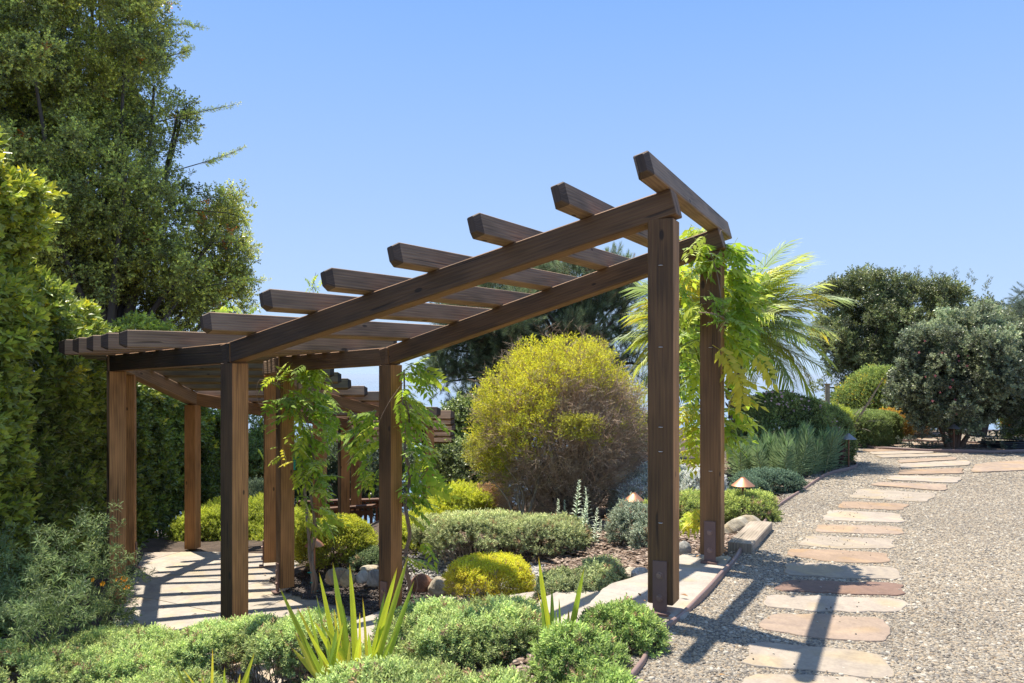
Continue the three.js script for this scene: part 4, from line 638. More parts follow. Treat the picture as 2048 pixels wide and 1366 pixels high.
    // loose trees and bushes farther down the slope
    const far = (px, py, dd, rx, ry, label, a, b, n, geo = G.oakFar, s = 1) => { const q = V(bx(px, dd), H(bx(px, dd), dd), -dd), o = thing('slope_tree', label, 'tree', q), c2 = subs([blob(px, py, dd, rx, ry)], 44, 0.27, 0.4); mesh('trunk', limbs(q, c2.filter((c, i) => i % 7 === 0).map((c) => c.c), 0.10, bark, { h: Math.max(0.6, P(px, py + ry * 0.9, dd).y - q.y) }), MBark, o); inst('crown', geo, ML.gloss, leafage(c2, n, { a, b, s }), o); };
    far(1255, 900, 20, 60, 60, 'dark bush glimpsed low between round bush and nearest post', [0.03, 0.045, 0.02], [0.09, 0.12, 0.04], 700);
    far(925, 900, 15, 55, 95, 'tall leafy dark green bush between far pergola corner and pine', [0.05, 0.075, 0.02], [0.20, 0.25, 0.06], 1500, G.oak, 1.5);
    far(945, 960, 13.4, 45, 60, 'leafy bush with purple tints beside the far wooden railing', [0.045, 0.07, 0.025], [0.15, 0.19, 0.06], 700, G.oak, 1.3);
    far(640, 950, 17, 75, 75, 'dark bushy tree seen through the pergola left of the far posts', [0.03, 0.05, 0.022], [0.14, 0.18, 0.07], 1500, G.oakFar, 0.7);
    far(760, 945, 17.5, 70, 75, 'dark bushy tree seen through the pergola between the far posts', [0.035, 0.055, 0.03], [0.16, 0.20, 0.10], 1500, G.oakFar, 0.7);
    far(505, 930, 16, 55, 110, 'bright green tree seen between the two left timber posts', [0.06, 0.09, 0.02], [0.27, 0.33, 0.06], 1600, G.oakFar, 0.7);
    far(430, 960, 15.5, 40, 90, 'dark green tree seen behind the left end of the terrace', [0.03, 0.05, 0.015], [0.12, 0.16, 0.04], 1100, G.oakFar, 0.7);
    far(290, 660, 13.4, 45, 22, 'bright green tree top just above the left pergola rafters', [0.1, 0.14, 0.02], [0.42, 0.48, 0.07], 160, G.ficus, 0.7);
  }
  {   // the big round bush: yellow-green leaves over bare brown twigs
    const d = 9.6, base = onG(bx(1150, d), d), C = P(1118, 868, d), rx = 164 * d / F, ry = 176 * d / F, t = thing('round_bush', 'big dome-shaped bush, yellow-green on top and bare brown twigs below', 'bush', base), gb = new GB();
    for (let i = 0; i < 44; i++) { const u = rdir(); u.y = Math.abs(u.y) * 1.2 - 0.25; const e = C.clone().add(V(u.x * rx, u.y * ry, u.z * rx).multiplyScalar(rr(0.6, 0.92))), b = base.clone().add(V(rr(-0.13, 0.16), -0.05, rr(-0.15, 0.15))), m = b.clone().lerp(e, 0.45).add(V((e.x - b.x) * 0.12, -0.1 * R(), (e.z - b.z) * 0.12)).add(V(rr(-0.08, 0.08), rr(-0.05, 0.12), rr(-0.08, 0.08))); gb.tube(curvePts([b, m, e], 9), rr(0.012, 0.026), 0.003, vary([0.12, 0.095, 0.075], 0.25), 5); }
    for (const [x0, x1, y1, x2, y2] of [[1040, 1045, 985, 1010, 930], [1052, 1035, 990, 1060, 900], [1035, 1015, 1000, 985, 960], [1046, 1080, 940, 1075, 870]]) { const b = onG(bx(x0, 9.0), 9.0); gb.tube(curvePts([b, P(x1, y1, 9.0), P(x2, y2, 8.95)], 8), 0.022, 0.005, [0.30, 0.26, 0.21], 5); }
    mesh('stems', gb.build(), MBark, t).userData.kind = 'stuff';
    const tw = [], lf = [];
    for (let i = 0; i < 11000; i++) {
      const u = rdir(), sh = Math.pow(R(), 0.33), nz = noise3(u.x * 2.3 + 4, u.y * 2.3, u.z * 2.3 + 2), lump = 1 + 0.26 * (nz - 0.5) + 0.14 * (noise3(u.x * 7, u.y * 7, u.z * 7) - 0.5);
      const k = u.y < -0.3 ? 1 - 0.35 * (-0.3 - u.y) : 1, p = V(C.x + u.x * rx * lump * sh * k, C.y + u.y * ry * lump * sh, C.z + u.z * rx * lump * sh * k); if (p.y < base.y + 0.12) continue;
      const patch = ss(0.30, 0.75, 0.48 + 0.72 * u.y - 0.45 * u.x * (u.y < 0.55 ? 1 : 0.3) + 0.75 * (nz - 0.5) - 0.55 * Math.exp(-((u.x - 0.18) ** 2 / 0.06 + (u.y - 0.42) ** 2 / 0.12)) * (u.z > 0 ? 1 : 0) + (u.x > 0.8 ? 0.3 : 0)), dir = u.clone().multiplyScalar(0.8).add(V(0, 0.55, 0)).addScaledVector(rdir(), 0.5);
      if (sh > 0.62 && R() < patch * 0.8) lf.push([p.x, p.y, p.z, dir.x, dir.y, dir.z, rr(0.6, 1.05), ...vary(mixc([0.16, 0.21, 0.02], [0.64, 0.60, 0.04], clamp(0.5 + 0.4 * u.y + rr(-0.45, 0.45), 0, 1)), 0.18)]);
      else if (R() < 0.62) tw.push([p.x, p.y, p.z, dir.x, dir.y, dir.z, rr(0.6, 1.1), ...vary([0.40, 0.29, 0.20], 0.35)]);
    }
    for (let i = 0; i < 160; i++) { const p = P(rr(940, 1010), rr(880, 945), 9.3 + rr(-0.2, 0.3)); lf.push([p.x, p.y, p.z, rr(-1, 0.3), 0.5, rr(-0.3, 0.6), rr(0.6, 1), ...vary([0.34, 0.34, 0.04], 0.2)]); }
    for (let i = 0; i < 150; i++) { const p = P(rr(1120, 1195), rr(838, 885), 8.62 + rr(-0.05, 0.1)); lf.push([p.x, p.y, p.z, rr(-0.5, 0.5), 0.6, 0.6, rr(0.6, 0.9), ...vary([0.38, 0.38, 0.04], 0.2)]); }
    for (const x of [1040, 1075, 1118, 1160, 1185, 1210]) for (let i = 0; i < 8; i++) { const p = P(x + rr(-6, 6), 705 + Math.abs(x - 1130) * 0.14 - i * 4, 9.6); lf.push([p.x, p.y, p.z, rr(-0.3, 0.3), 1, 0, 0.7 - 0.05 * i, ...vary([0.55, 0.5, 0.03], 0.15)]); }
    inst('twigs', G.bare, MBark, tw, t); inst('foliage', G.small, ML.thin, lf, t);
  }
}

// ---------------------------------------------------------------- palm, spiky clump, flax, iris, sage, climbers
{
  R = rngOf(501);
  const frond = (seed, droop, len) => {
    const q = rngOf(seed), gb = new GB(), N = 32, pt = (t) => V(len * t * (1 - 0.18 * droop * t), len * (0.35 * t - droop * t * t), 0), sc = [0.55, 0.6, 0.3];
    const pts = []; for (let i = 0; i <= 10; i++) pts.push(pt(i / 10)); gb.tube(pts, 0.012, 0.003, sc, 4);
    for (let i = 0; i < N; i++) { const t = 0.12 + 0.87 * i / N, b = pt(t), ax = pt(Math.min(1, t + 0.02)).sub(pt(t - 0.02)).normalize(), ll = 0.42 * len / 1.3 * Math.sin(Math.PI * (0.12 + 0.8 * t)) ** 0.7 + 0.05; for (const s of [-1, 1]) { const dir = ax.clone().multiplyScalar(0.75 + 0.6 * t).add(V(0, 0.15 + 0.2 * q(), s * (0.95 + 0.2 * q()))); gb.needle(b, dir, UP, ll * (0.9 + 0.2 * q()), 0.019, vary([1, 1, 1], 0.18, q), 0.26 + 0.2 * q()); } }
    return gb.build();
  };
  const FR = [frond(1, 0.28, 1.35), frond(2, 0.48, 1.3), frond(3, 0.8, 1.2), frond(4, 0.4, 1.42)];
  const MPF = [[0.34, 0.44, 0.05], [0.50, 0.55, 0.05], [0.24, 0.33, 0.06], [0.64, 0.54, 0.05], [0.32, 0.42, 0.14]].map(([r, g, b]) => { const m = leafMat(0.45, 0.3, 0.35); m.color.setRGB(r, g, b); return m; });
  const d = 12.8, crown = P(1466, 668, d), base = onG(bx(1475, d), d), t = thing('palm_tree', 'short feathery palm with arching yellow-green fronds behind the second post', 'tree', base);
  { const gb = new GB(), n = 16, pts = []; for (let i = 0; i <= n; i++) pts.push(base.clone().lerp(crown, i / n).add(V(0, -0.1 * (1 - i / n), 0))); for (let i = 0; i < n; i++) { const c = vary([0.20, 0.15, 0.11], 0.3); gb.tube([pts[i], pts[i].clone().lerp(pts[i + 1], 0.9)], 0.12, 0.10, c, 9); for (let k = 0; k < 16; k++) { const a = rr(0, 6.28), p = pts[i].clone().lerp(pts[i + 1], R()).add(V(Math.cos(a) * 0.11, 0, Math.sin(a) * 0.11)); gb.needle(p, V(Math.cos(a) * 0.5, 0.9, Math.sin(a) * 0.5), V(Math.sin(a), 0, -Math.cos(a)), 0.10, 0.035, vary([0.24, 0.18, 0.13], 0.35)); } } mesh('trunk', gb.build(), MBark, t); }
  const put = (az, lift, g, m, s, roll = 0) => { const o = new THREE.Mesh(FR[g], MPF[m]); o.name = 'frond'; o.castShadow = o.receiveShadow = true; o.position.copy(crown).sub(base).add(V(rr(-0.05, 0.05), rr(-0.08, 0.08), rr(-0.05, 0.05))); o.rotation.set(roll, az, lift, 'YZX'); o.scale.setScalar(s * 1.24); t.add(o); };
  for (const [az, l, g, m, s] of [[-0.1, 0.95, 0, 4, 1.0], [0.25, 0.6, 0, 4, 1.12], [-0.3, 0.35, 3, 4, 1.05], [0.1, 0.15, 1, 3, 1.05], [-0.1, -0.1, 1, 1, 1.05], [-0.4, -0.25, 2, 1, 1.1], [0.4, -0.3, 2, 0, 1.1], [0.2, 0.4, 1, 1, 1], [2.9, 0.35, 1, 3, 1.05], [3.2, 0.1, 1, 1, 1.05], [3.4, -0.15, 2, 0, 1.1], [2.7, -0.1, 2, 1, 1.1], [3.1, 0.55, 0, 0, 0.85], [3.0, -0.35, 2, 0, 1.1]]) put(az, l, g, m, s, rr(-0.4, 0.4));
  for (let i = 0; i < 26; i++) put(rr(2.5, 3.8), lerp(0.55, -0.6, i / 26), i % 3 === 0 ? 3 : i % 2, [1, 0, 1, 3, 4][i % 5], rr(0.95, 1.15), rr(-0.5, 0.5));
  for (let i = 0; i < 96; i++) put(i * 2.4, lerp(1.0, -0.62, i / 96) + rr(-0.12, 0.12), i < 20 ? 3 : i % 2 ? 0 : 1, [0, 1, 2, 1, 1, 3, 1][i % 7], rr(0.7, 1.0), rr(-0.5, 0.5));

  // blue-green spiky clump: each plume a stem packed with narrow leaves
  const plume = (seed) => { const q = rngOf(seed), gb = new GB(), L = 0.52; gb.tube([V(0, 0, 0), V(0.02, L * 0.5, 0), V(0, L, 0)], 0.008, 0.005, [1.6, 1.3, 0.8], 4); for (let i = 0; i < 140; i++) { const s = Math.pow((i + 0.5) / 140, 0.8), a = i * 2.4 + q() * 0.5, tl = lerp(1.6, 0.34, Math.pow(s, 1.4)) + 0.25 * (q() - 0.5), dir = V(Math.cos(a) * Math.sin(tl), Math.cos(tl), Math.sin(a) * Math.sin(tl)); gb.needle(V(0.01 * Math.sin(s * 3), L * (0.12 + 0.86 * s), 0), dir, V(-Math.sin(a), 0.2, Math.cos(a)), 0.145 * (0.8 + 0.4 * q()) * lerp(1.0, 1, s), 0.012, vary(s > 0.9 ? [1.15, 1.2, 1.0] : [1, 1, 1], 0.2, q), -0.25 * (1 - s)); } return gb.build(); };
  { const pl = []; for (let i = 0; i < 62; i++) { const x = 1482 + 188 * R(), t0 = (x - 1482) / 188, dd = 10.5 + Math.max(0, (x - 1600) * 0.014) + 1.0 * R(), top = 878 - 42 * Math.sin(t0 * 3.1) * R() + 60 * (12.3 - dd) / 1.9 * 1.0 + rr(-14, 14) + (t0 > 0.8 ? 26 : 0) , p = P(x, Math.min(930, top), dd); p.y -= 0.46; const ctr = bx(1582, dd), k = (p.x - ctr) * 0.3; pl.push([p.x, Math.max(p.y, H(p.x, dd) + 0.03), p.z, k + rr(-0.18, 0.18), 1, rr(-0.05, 0.4), rr(0.85, 1.15), ...vary(mixc([0.10, 0.155, 0.085], [0.18, 0.24, 0.11], R()), 0.15)]); }
    const b = onG(bx(1582, 11.2), 11.2), o = thing('spurge_clump', 'large blue-green clump of upright bottlebrush plumes behind the lamp-lit hedge', 'plant', b); o.userData.label = 'large blue-green clump of upright bottlebrush-like plumes beside the path';
    const gb = new GB(); for (const a of pl) gb.tube(curvePts([b.clone().add(V((a[0] - b.x) * 0.5, -0.02, (a[2] - b.z) * 0.5)), V(lerp(a[0], b.x, 0.12), lerp(a[1], b.y, 0.6), lerp(a[2], b.z, 0.12)), V(a[0], a[1] + 0.05, a[2])], 5), 0.013, 0.008, vary([0.26, 0.2, 0.13], 0.25), 4); mesh('stems', gb.build(), MBark, o).userData.kind = 'stuff';
    inst('plumes', plume(3), ML.soft, pl, o); }

  // strap leaves: one mesh per leaf
  const strap = (len, wid, bend, fold, tipBrown, seed) => {
    const n = 12, pos = [], col = [], idx = [], q = rngOf(seed); let x = 0, y = 0, a = 0.02;
    for (let i = 0; i <= n; i++) { const t = i / n, w = wid * (t < 0.12 ? 0.75 + 2 * t : Math.pow(1 - Math.pow((t - 0.12) / 0.88, 2.6), 0.8)) / 2, e = ss(1 - tipBrown, 1, t), st = 1 + 0.12 * (q() - 0.5), c = mixc([st, st, st], [0.75, 0.34, 0.5], e * 1.0); for (const k of [-1, -0.5, 0, 0.5, 1]) { const cc = (k === -0.5 || k === 0.5) ? c.map((u) => u * 1.06) : k === 0 ? c.map((u) => u * 0.9) : c; pos.push(w * k, y, x + fold * w * (1 - Math.abs(k))); col.push(...cc); } const s = len / n; y += Math.cos(a) * s; x += Math.sin(a) * s; a += bend / n * (0.3 + 1.6 * t); }
    for (let i = 0; i < n; i++) for (let k = 0; k < 4; k++) { const A = i * 5 + k; idx.push(A, A + 1, A + 6, A, A + 6, A + 5); }
    const g = new THREE.BufferGeometry(); g.setAttribute('position', new THREE.Float32BufferAttribute(pos, 3)); g.setAttribute('color', new THREE.Float32BufferAttribute(col, 3)); g.setIndex(idx); g.computeVertexNormals(); return g;
  };
  const sm = (r, g, b, tr = 0.5) => { const m = leafMat(tr, 0.3, 0.4); m.color.setRGB(r, g, b); return m; };
  const MI = [sm(0.52, 0.58, 0.04), sm(0.40, 0.52, 0.045), sm(0.22, 0.34, 0.05), sm(0.60, 0.56, 0.05)];
  // iris fans from pixel pairs: foot, tip, depth, width, material
  const fan = (name, label, list, wpx = 1) => {
    const [x0, y0, , , d0] = list[0], bs = P(x0, y0, d0), o = thing(name, label, 'plant', bs);
    list.forEach(([ax, ay, bx2, by, dd, w, m], i) => {
      const A = P(ax, ay, dd), B = P(bx2, by, dd - rr(-0.12, 0.18)), L = A.distanceTo(B), g = strap(L, w * 0.88, rr(-0.12, 0.2), 0.18, rr(0.06, 0.16), i + 5), dir = B.clone().sub(A).normalize();
      const f = V(rr(-0.5, 0.5), 0, 1), z = f.addScaledVector(dir, -f.dot(dir)).normalize(), xx = dir.clone().cross(z); g.applyMatrix4(new THREE.Matrix4().makeBasis(xx, dir, z).setPosition(A)); mesh('leaf', g, MI[m], o);
    });
    return o;
  };
  fan('iris_clump', 'large clump of yellow-green sword leaves in the hedge front centre', [[640, 1350, 560, 1175, 4.33, 0.034, 0], [655, 1345, 598, 1210, 4.38, 0.030, 3], [680, 1350, 640, 1140, 4.28, 0.034, 0], [700, 1350, 665, 1122, 4.23, 0.044, 1], [712, 1352, 706, 1122, 4.18, 0.044, 0], [735, 1350, 795, 1133, 4.18, 0.040, 0], [745, 1352, 820, 1108, 4.13, 0.042, 0], [760, 1350, 832, 1160, 4.18, 0.040, 1], [690, 1350, 628, 1240, 4.18, 0.034, 0], [670, 1350, 610, 1255, 4.13, 0.034, 0], [640, 1360, 585, 1295, 4.08, 0.034, 3], [700, 1350, 688, 1205, 4.28, 0.030, 1], [725, 1350, 777, 1225, 4.13, 0.030, 1], [690, 1350, 680, 1182, 4.33, 0.024, 3], [665, 1350, 634, 1186, 4.43, 0.026, 2], [745, 1350, 735, 1262, 4.08, 0.026, 1], [650, 1360, 606, 1270, 4.08, 0.030, 1], [715, 1352, 645, 1245, 4.08, 0.030, 0], [660, 1352, 674, 1250, 4.03, 0.030, 2], [720, 1352, 718, 1220, 4.28, 0.020, 3], [655, 1365, 690, 1240, 4.03, 0.024, 0], [735, 1352, 730, 1190, 4.33, 0.022, 3], [765, 1352, 812, 1210, 4.28, 0.026, 2], [630, 1352, 590, 1262, 4.1, 0.026, 3], [648, 1352, 620, 1205, 4.3, 0.024, 1], [668, 1350, 655, 1270, 4.05, 0.028, 0], [684, 1350, 668, 1215, 4.2, 0.024, 3], [706, 1350, 722, 1262, 4.05, 0.026, 0], [730, 1350, 760, 1250, 4.1, 0.026, 0], [752, 1350, 790, 1262, 4.1, 0.024, 1], [740, 1350, 770, 1180, 4.25, 0.026, 2], [695, 1350, 700, 1280, 4.0, 0.02, 3]]);
  fan('iris_clump', 'sword-leaved iris with one orange-tipped leaf beside the stone steps', [[1105, 1330, 1078, 1110, 4.3, 0.042, 0], [1118, 1330, 1080, 1150, 4.5, 0.022, 3], [1130, 1325, 1168, 1135, 4.25, 0.040, 1], [1105, 1330, 1106, 1175, 4.3, 0.036, 2], [1095, 1330, 1083, 1195, 4.3, 0.03, 2], [1120, 1330, 1122, 1190, 4.4, 0.022, 2], [1112, 1330, 1113, 1215, 4.35, 0.02, 2], [1135, 1325, 1137, 1215, 4.35, 0.028, 3], [1110, 1335, 1075, 1180, 4.4, 0.014, 3], [1100, 1330, 1092, 1225, 4.4, 0.022, 2], [1125, 1330, 1130, 1240, 4.4, 0.022, 1], [1120, 1335, 1080, 1270, 4.35, 0.02, 2]]);
  fan('iris_clump', 'sparse sword leaves with brown tips at the bottom edge, left of the large iris', [[455, 1440, 522, 1295, 4.1, 0.034, 0], [420, 1440, 430, 1285, 4.2, 0.018, 3], [400, 1440, 352, 1325, 4.1, 0.034, 0], [430, 1440, 372, 1330, 4.15, 0.028, 3], [465, 1440, 484, 1342, 4.1, 0.026, 3], [445, 1440, 450, 1330, 4.1, 0.022, 1], [410, 1440, 405, 1345, 4.1, 0.024, 1], [480, 1440, 500, 1330, 4.1, 0.026, 0]]);
  { const bs = onG(bx(1682, 15.2), 15.2), o = thing('flax_plant', 'bronze flax with arching strap leaves behind the box hedge', 'plant', bs), mm = [sm(0.13, 0.10, 0.075, 0.2), sm(0.20, 0.17, 0.12, 0.2), sm(0.09, 0.065, 0.055, 0.2)]; for (let i = 0; i < 34; i++) { const a = rr(0, 6.28), g = strap(rr(0.8, 1.25), 0.05, rr(0.9, 2.2), 0.25, 0.05, i); g.rotateX(rr(0.1, 0.45)); g.rotateY(a); g.translate(bs.x, bs.y, bs.z); mesh('leaf', g, mm[i % 3], o); } const g = strap(1.55, 0.05, 0.15, 0.25, 0.1, 99); g.rotateX(0.1); g.rotateZ(-0.48); g.translate(bs.x + 0.05, bs.y + 0.1, bs.z); mesh('leaf', g, mm[1], o); }
  { // sage spires
    const sp = new GB(), q = rngOf(9); sp.tube([V(0, 0, 0), V(0, 0.3, 0), V(0.01, 0.6, 0)], 0.004, 0.0015, [0.8, 0.9, 0.7], 3); for (let i = 0; i < 60; i++) { const s = (i + 1) / 61, a = Math.floor(i / 2) * 1.57 + (i % 2) * 3.14 + 0.4 * q(), tl = lerp(1.3, 0.5, s); sp.leaf(V(0, 0.6 * (0.05 + 0.95 * s), 0), V(Math.cos(a) * Math.sin(tl), Math.cos(tl), Math.sin(a) * Math.sin(tl)), UP, lerp(0.14, 0.045, s), lerp(0.028, 0.012, s), 0.15, 0.35, vary([1, 1, 1], 0.2, q)); }
    const g = sp.build(), mk = (label, list) => { const b = onG(bx(list[0][0], list[0][2]), list[0][2]), o = thing('sage_plant', label, 'plant', b); inst('spires', g, ML.soft, list.flatMap(([x, y, dd, h]) => { const p = P(x, y, dd), k = h * dd / F / 0.6; return [[p.x, p.y - h * dd / F, p.z, rr(-0.12, 0.12), 1, rr(-0.1, 0.1), k, ...vary([0.46, 0.52, 0.38], 0.1)]]; }), o); };
    mk('grey-green sage with upright leafy spires at the end of the flat-topped hedge', [[1147, 960, 8.1, 125], [1178, 975, 8.0, 120], [1115, 1000, 8.2, 95], [1162, 995, 7.9, 105], [1188, 1015, 7.8, 95], [1130, 1000, 8.7, 95], [1195, 1040, 8.1, 70], [1170, 1020, 8.2, 85]]);
    mk('grey-green sage spires in front of the half-hidden copper lamp', [[1268, 985, 8.0, 85], [1283, 1000, 7.9, 75], [1250, 1005, 8.0, 70], [1262, 1000, 7.8, 70]]);
  }
  { // feathery plant with orange flowers, left
    const b = onG(bx(120, 5.9), 5.9), o = thing('marigold_bush', 'feathery green bush with few orange flowers in front of hedge and post', 'bush', b), lv = [], gb = new GB();
    const tg = twig({ seed: 21, n: 9, L: 0.13, ll: 0.055, lw: 0.009, tilt: 0.9, forks: 4, r: 0.0014, pairs: 1, sc: [0.9, 0.9, 0.5], fold: 0.15, bend: 0.3, cv: 0.25 });
    const stems = [[60, 1290, 60, 1080, 5.6], [110, 1290, 130, 1060, 5.9], [160, 1280, 215, 1075, 6.4], [170, 1280, 200, 1050, 6.5], [190, 1270, 265, 1150, 6.7], [100, 1300, 40, 1170, 5.4], [60, 1300, 75, 1190, 5.2], [90, 1300, 115, 1210, 5.2], [40, 1300, -30, 1110, 5.5], [20, 1300, 0, 1060, 5.8], [180, 1280, 240, 1190, 6.5], [130, 1290, 90, 1100, 5.8], [150, 1290, 175, 1130, 6.1], [205, 1270, 225, 1150, 6.8], [80, 1300, 10, 1230, 5.1], [140, 1290, 150, 1090, 6.2], [30, 1300, 30, 1130, 5.6], [110, 1300, 60, 1220, 5.15]];
    for (const [x0, y0, x1, y1, dd] of stems) { const A = P(x0, y0, dd), B = P(x1, y1, dd + rr(-0.2, 0.2)), pts = curvePts([A, A.clone().lerp(B, 0.55).add(V(rr(-0.06, 0.06), 0.05, rr(-0.06, 0.06))), B], 8); gb.tube(pts, 0.006, 0.002, [0.15, 0.17, 0.06], 4); for (let i = 0; i < 22; i++) { const k = Math.pow(R(), 0.7), c = pts[Math.min(8, Math.floor(k * 9))], u = rdir(); lv.push([c.x + u.x * 0.13 * (1.2 - 0.6 * k), c.y + u.y * 0.09, c.z + u.z * 0.13, u.x + 0.2, u.y * 0.6 + 0.5, u.z + 0.2, rr(0.6, 1.15), ...vary(mixc([0.05, 0.08, 0.025], [0.22, 0.28, 0.10], R()), 0.18)]); } }
    mesh('stems', gb.build(), MBark, o).userData.kind = 'stuff'; inst('foliage', tg, ML.soft, lv, o);
    const fb = new GB(); for (let i = 0; i < 6; i++) { const a = i * 1.047; fb.leaf(V(0, 0, 0), V(Math.cos(a), 0.3, Math.sin(a)), UP, 0.024, 0.018, 0.1, 0, [1, 1, 1], 0.6); }
    inst('flowers', fb.build(), ML.soft, [[233, 1160], [247, 1157], [250, 1175], [206, 1168], [186, 1160], [240, 1168], [256, 1174], [252, 1160]].map(([x, y]) => { const p = P(x, y, 6.35); return [p.x, p.y, p.z, rr(-0.5, 0.5), 0.5, 0.8, rr(0.8, 1.1), ...vary([0.75, 0.22, 0.01], 0.12)]; }), o);
  }
  // climbers: every compound leaf a mesh of its own
  const comp = (seed, n) => { const q = rngOf(seed), gb = new GB(), L = 0.25, pt = (t) => V(0.02 * Math.sin(t * 4), -0.10 * t * t, L * t); const pts = []; for (let i = 0; i <= 6; i++) pts.push(pt(i / 6)); gb.tube(pts, 0.0022, 0.001, [0.9, 0.85, 0.6], 3); for (let i = 0; i < n; i++) { const t = 0.22 + 0.74 * i / n, b = pt(t); for (const s of [-1, 1]) gb.leaf(b, V(s * (0.95 + 0.2 * q()), -0.25 - 0.3 * q(), 0.55 + 0.2 * q()), V(0, 1, 0.1 * q()), 0.085 * (0.8 + 0.35 * q()), 0.038, 0.12, 0.22, vary([1, 1, 1], 0.16, q), 0.42); } gb.leaf(pt(0.97), V(0, -0.45, 1), UP, 0.085, 0.038, 0.12, 0.2, [1, 1, 1], 0.42); return gb.build(); };
  const CL = [comp(1, 5), comp(2, 6), comp(3, 5), comp(4, 4)], vm = (r, g, b) => { const m = leafMat(0.55, 0.15, 0.5); m.color.setRGB(r, g, b); return m; };
  const MV = [vm(0.27, 0.42, 0.035), vm(0.40, 0.56, 0.045), vm(0.56, 0.66, 0.055), vm(0.70, 0.64, 0.06), vm(0.16, 0.28, 0.04)];
  const vine = (label, base, stems, spots, ex = [], dense = 1.6) => {
    const o = thing('wisteria_vine', label, 'climber', base), gb = new GB();
    for (const [r0, r1, ...pts] of stems) gb.tube(curvePts(pts, 40), r0, r1, vary([0.24, 0.17, 0.12], 0.15), 6);
    mesh('stem', gb.build(), MBark, o);
    for (const [x0, y0, x1, y1, d0, d1, n, mats, dx = 0, sc = 1] of spots) for (let i = 0; i < n * dense; i++) {
      const p = P(rr(x0, x1), rr(y0, y1), rr(d0, d1)), m = new THREE.Mesh(CL[Math.floor(R() * 4)], MV[mats[Math.floor(R() * mats.length)]]); m.name = 'leaf'; m.castShadow = m.receiveShadow = true;
      const dir = V(dx + rr(-1, 1), rr(-0.55, 0.35), rr(-0.5, 1)).normalize(), x = UP.clone().cross(dir).normalize(), y = dir.clone().cross(x); m.quaternion.setFromRotationMatrix(new THREE.Matrix4().makeBasis(x, y, dir)); m.rotateZ(rr(-0.5, 0.5));
      m.scale.setScalar(sc * rr(0.75, 1.1)); m.position.copy(p).addScaledVector(dir, -0.11).sub(base); o.add(m);
    }
    for (const [px, py, dd, qx, qy, mt, s] of ex) { const p = P(px, py, dd), dir = P(qx, qy, dd - 0.05).sub(p).normalize(), f = V(0, 0.35, 1), m = new THREE.Mesh(CL[1], MV[mt]); m.name = 'leaf'; const yy = f.addScaledVector(dir, -f.dot(dir)).normalize(); m.quaternion.setFromRotationMatrix(new THREE.Matrix4().makeBasis(yy.clone().cross(dir), yy, dir)); m.position.copy(p).sub(base); m.scale.setScalar(s); m.castShadow = true; o.add(m); }
    return o;
  };
  const tw = (x, y0, y1, d, n, a = 7) => { const pts = []; for (let i = 0; i <= n; i++) { const s = i / n; pts.push(P(x + Math.sin(i * 1.9) * a, lerp(y0, y1, s), d + Math.cos(i * 1.9) * 0.05)); } return pts; };
  vine('green wisteria climbing a stake beside the double posts, its leaves hanging in a column', P(630, 1195, 8.05), [[0.018, 0.008, ...tw(628, 1195, 900, 8.05, 9, 5), P(604, 850, 8.1), P(595, 760, 8.15), P(600, 715, 8.2)], [0.012, 0.006, ...tw(622, 1195, 880, 8.05, 8, 6), P(600, 800, 8.05)], [0.004, 0.002, P(590, 740, 8.2), P(560, 770, 8.0), P(520, 760, 7.9), P(515, 800, 7.9), P(545, 840, 7.9)]],
    [[585, 725, 650, 800, 7.85, 8.3, 22, [0, 1, 1, 2], 0.7], [590, 790, 665, 890, 7.85, 8.3, 34, [0, 1, 1, 2], 0.7], [590, 880, 650, 970, 7.9, 8.2, 22, [0, 1, 2], 0.7], [600, 960, 660, 1050, 7.95, 8.15, 8, [0, 1, 2], 0.6], [510, 725, 575, 765, 7.85, 8.1, 6, [0, 1, 2], -0.2, 0.8], [530, 790, 590, 840, 7.8, 8.0, 9, [0, 1, 4], -0.5, 0.85], [610, 1005, 690, 1050, 7.7, 7.9, 4, [1, 2], 0.9], [570, 905, 590, 925, 7.95, 8, 1, [3], -0.6, 0.6], [520, 850, 545, 920, 7.8, 7.95, 3, [1, 2], -0.3, 0.55]]);
  vine('green wisteria climbing both sides of the inner timber post beside the rock border', P(815, 1205, 6.95), [[0.017, 0.008, ...tw(814, 1205, 800, 6.98, 12, 5), P(808, 740, 7.0)], [0.010, 0.005, ...tw(817, 1205, 900, 6.95, 9, 5), P(812, 820, 6.95)], [0.003, 0.002, P(806, 765, 6.95), P(775, 810, 6.85), P(757, 850, 6.9), P(757, 880, 6.95)], [0.004, 0.003, P(820, 1210, 6.9), P(835, 1170, 6.85), P(822, 1130, 6.9)]],
    [[800, 715, 850, 770, 6.85, 7.2, 9, [0, 1, 1, 2], 0.8], [805, 780, 860, 880, 6.85, 7.2, 17, [0, 1, 1, 2], 0.7], [700, 815, 752, 890, 7.2, 7.5, 15, [0, 1, 2, 2], -0.7], [715, 880, 755, 945, 7.2, 7.5, 7, [0, 1, 2], -0.6], [810, 880, 865, 965, 6.85, 7.2, 14, [0, 1, 2], 0.7], [812, 965, 850, 1040, 6.9, 7.1, 9, [0, 1, 2], 0.6], [820, 1085, 862, 1130, 6.8, 6.95, 5, [1, 2, 2], 0.8, 0.85], [690, 940, 740, 960, 7.2, 7.4, 3, [2, 2], -0.7, 0.9]], [[838, 975, 6.85, 905, 985, 2, 1.1], [840, 940, 6.9, 890, 975, 1, 1], [840, 735, 6.95, 880, 760, 2, 1], [792, 800, 6.8, 800, 840, 1, 0.75]]);
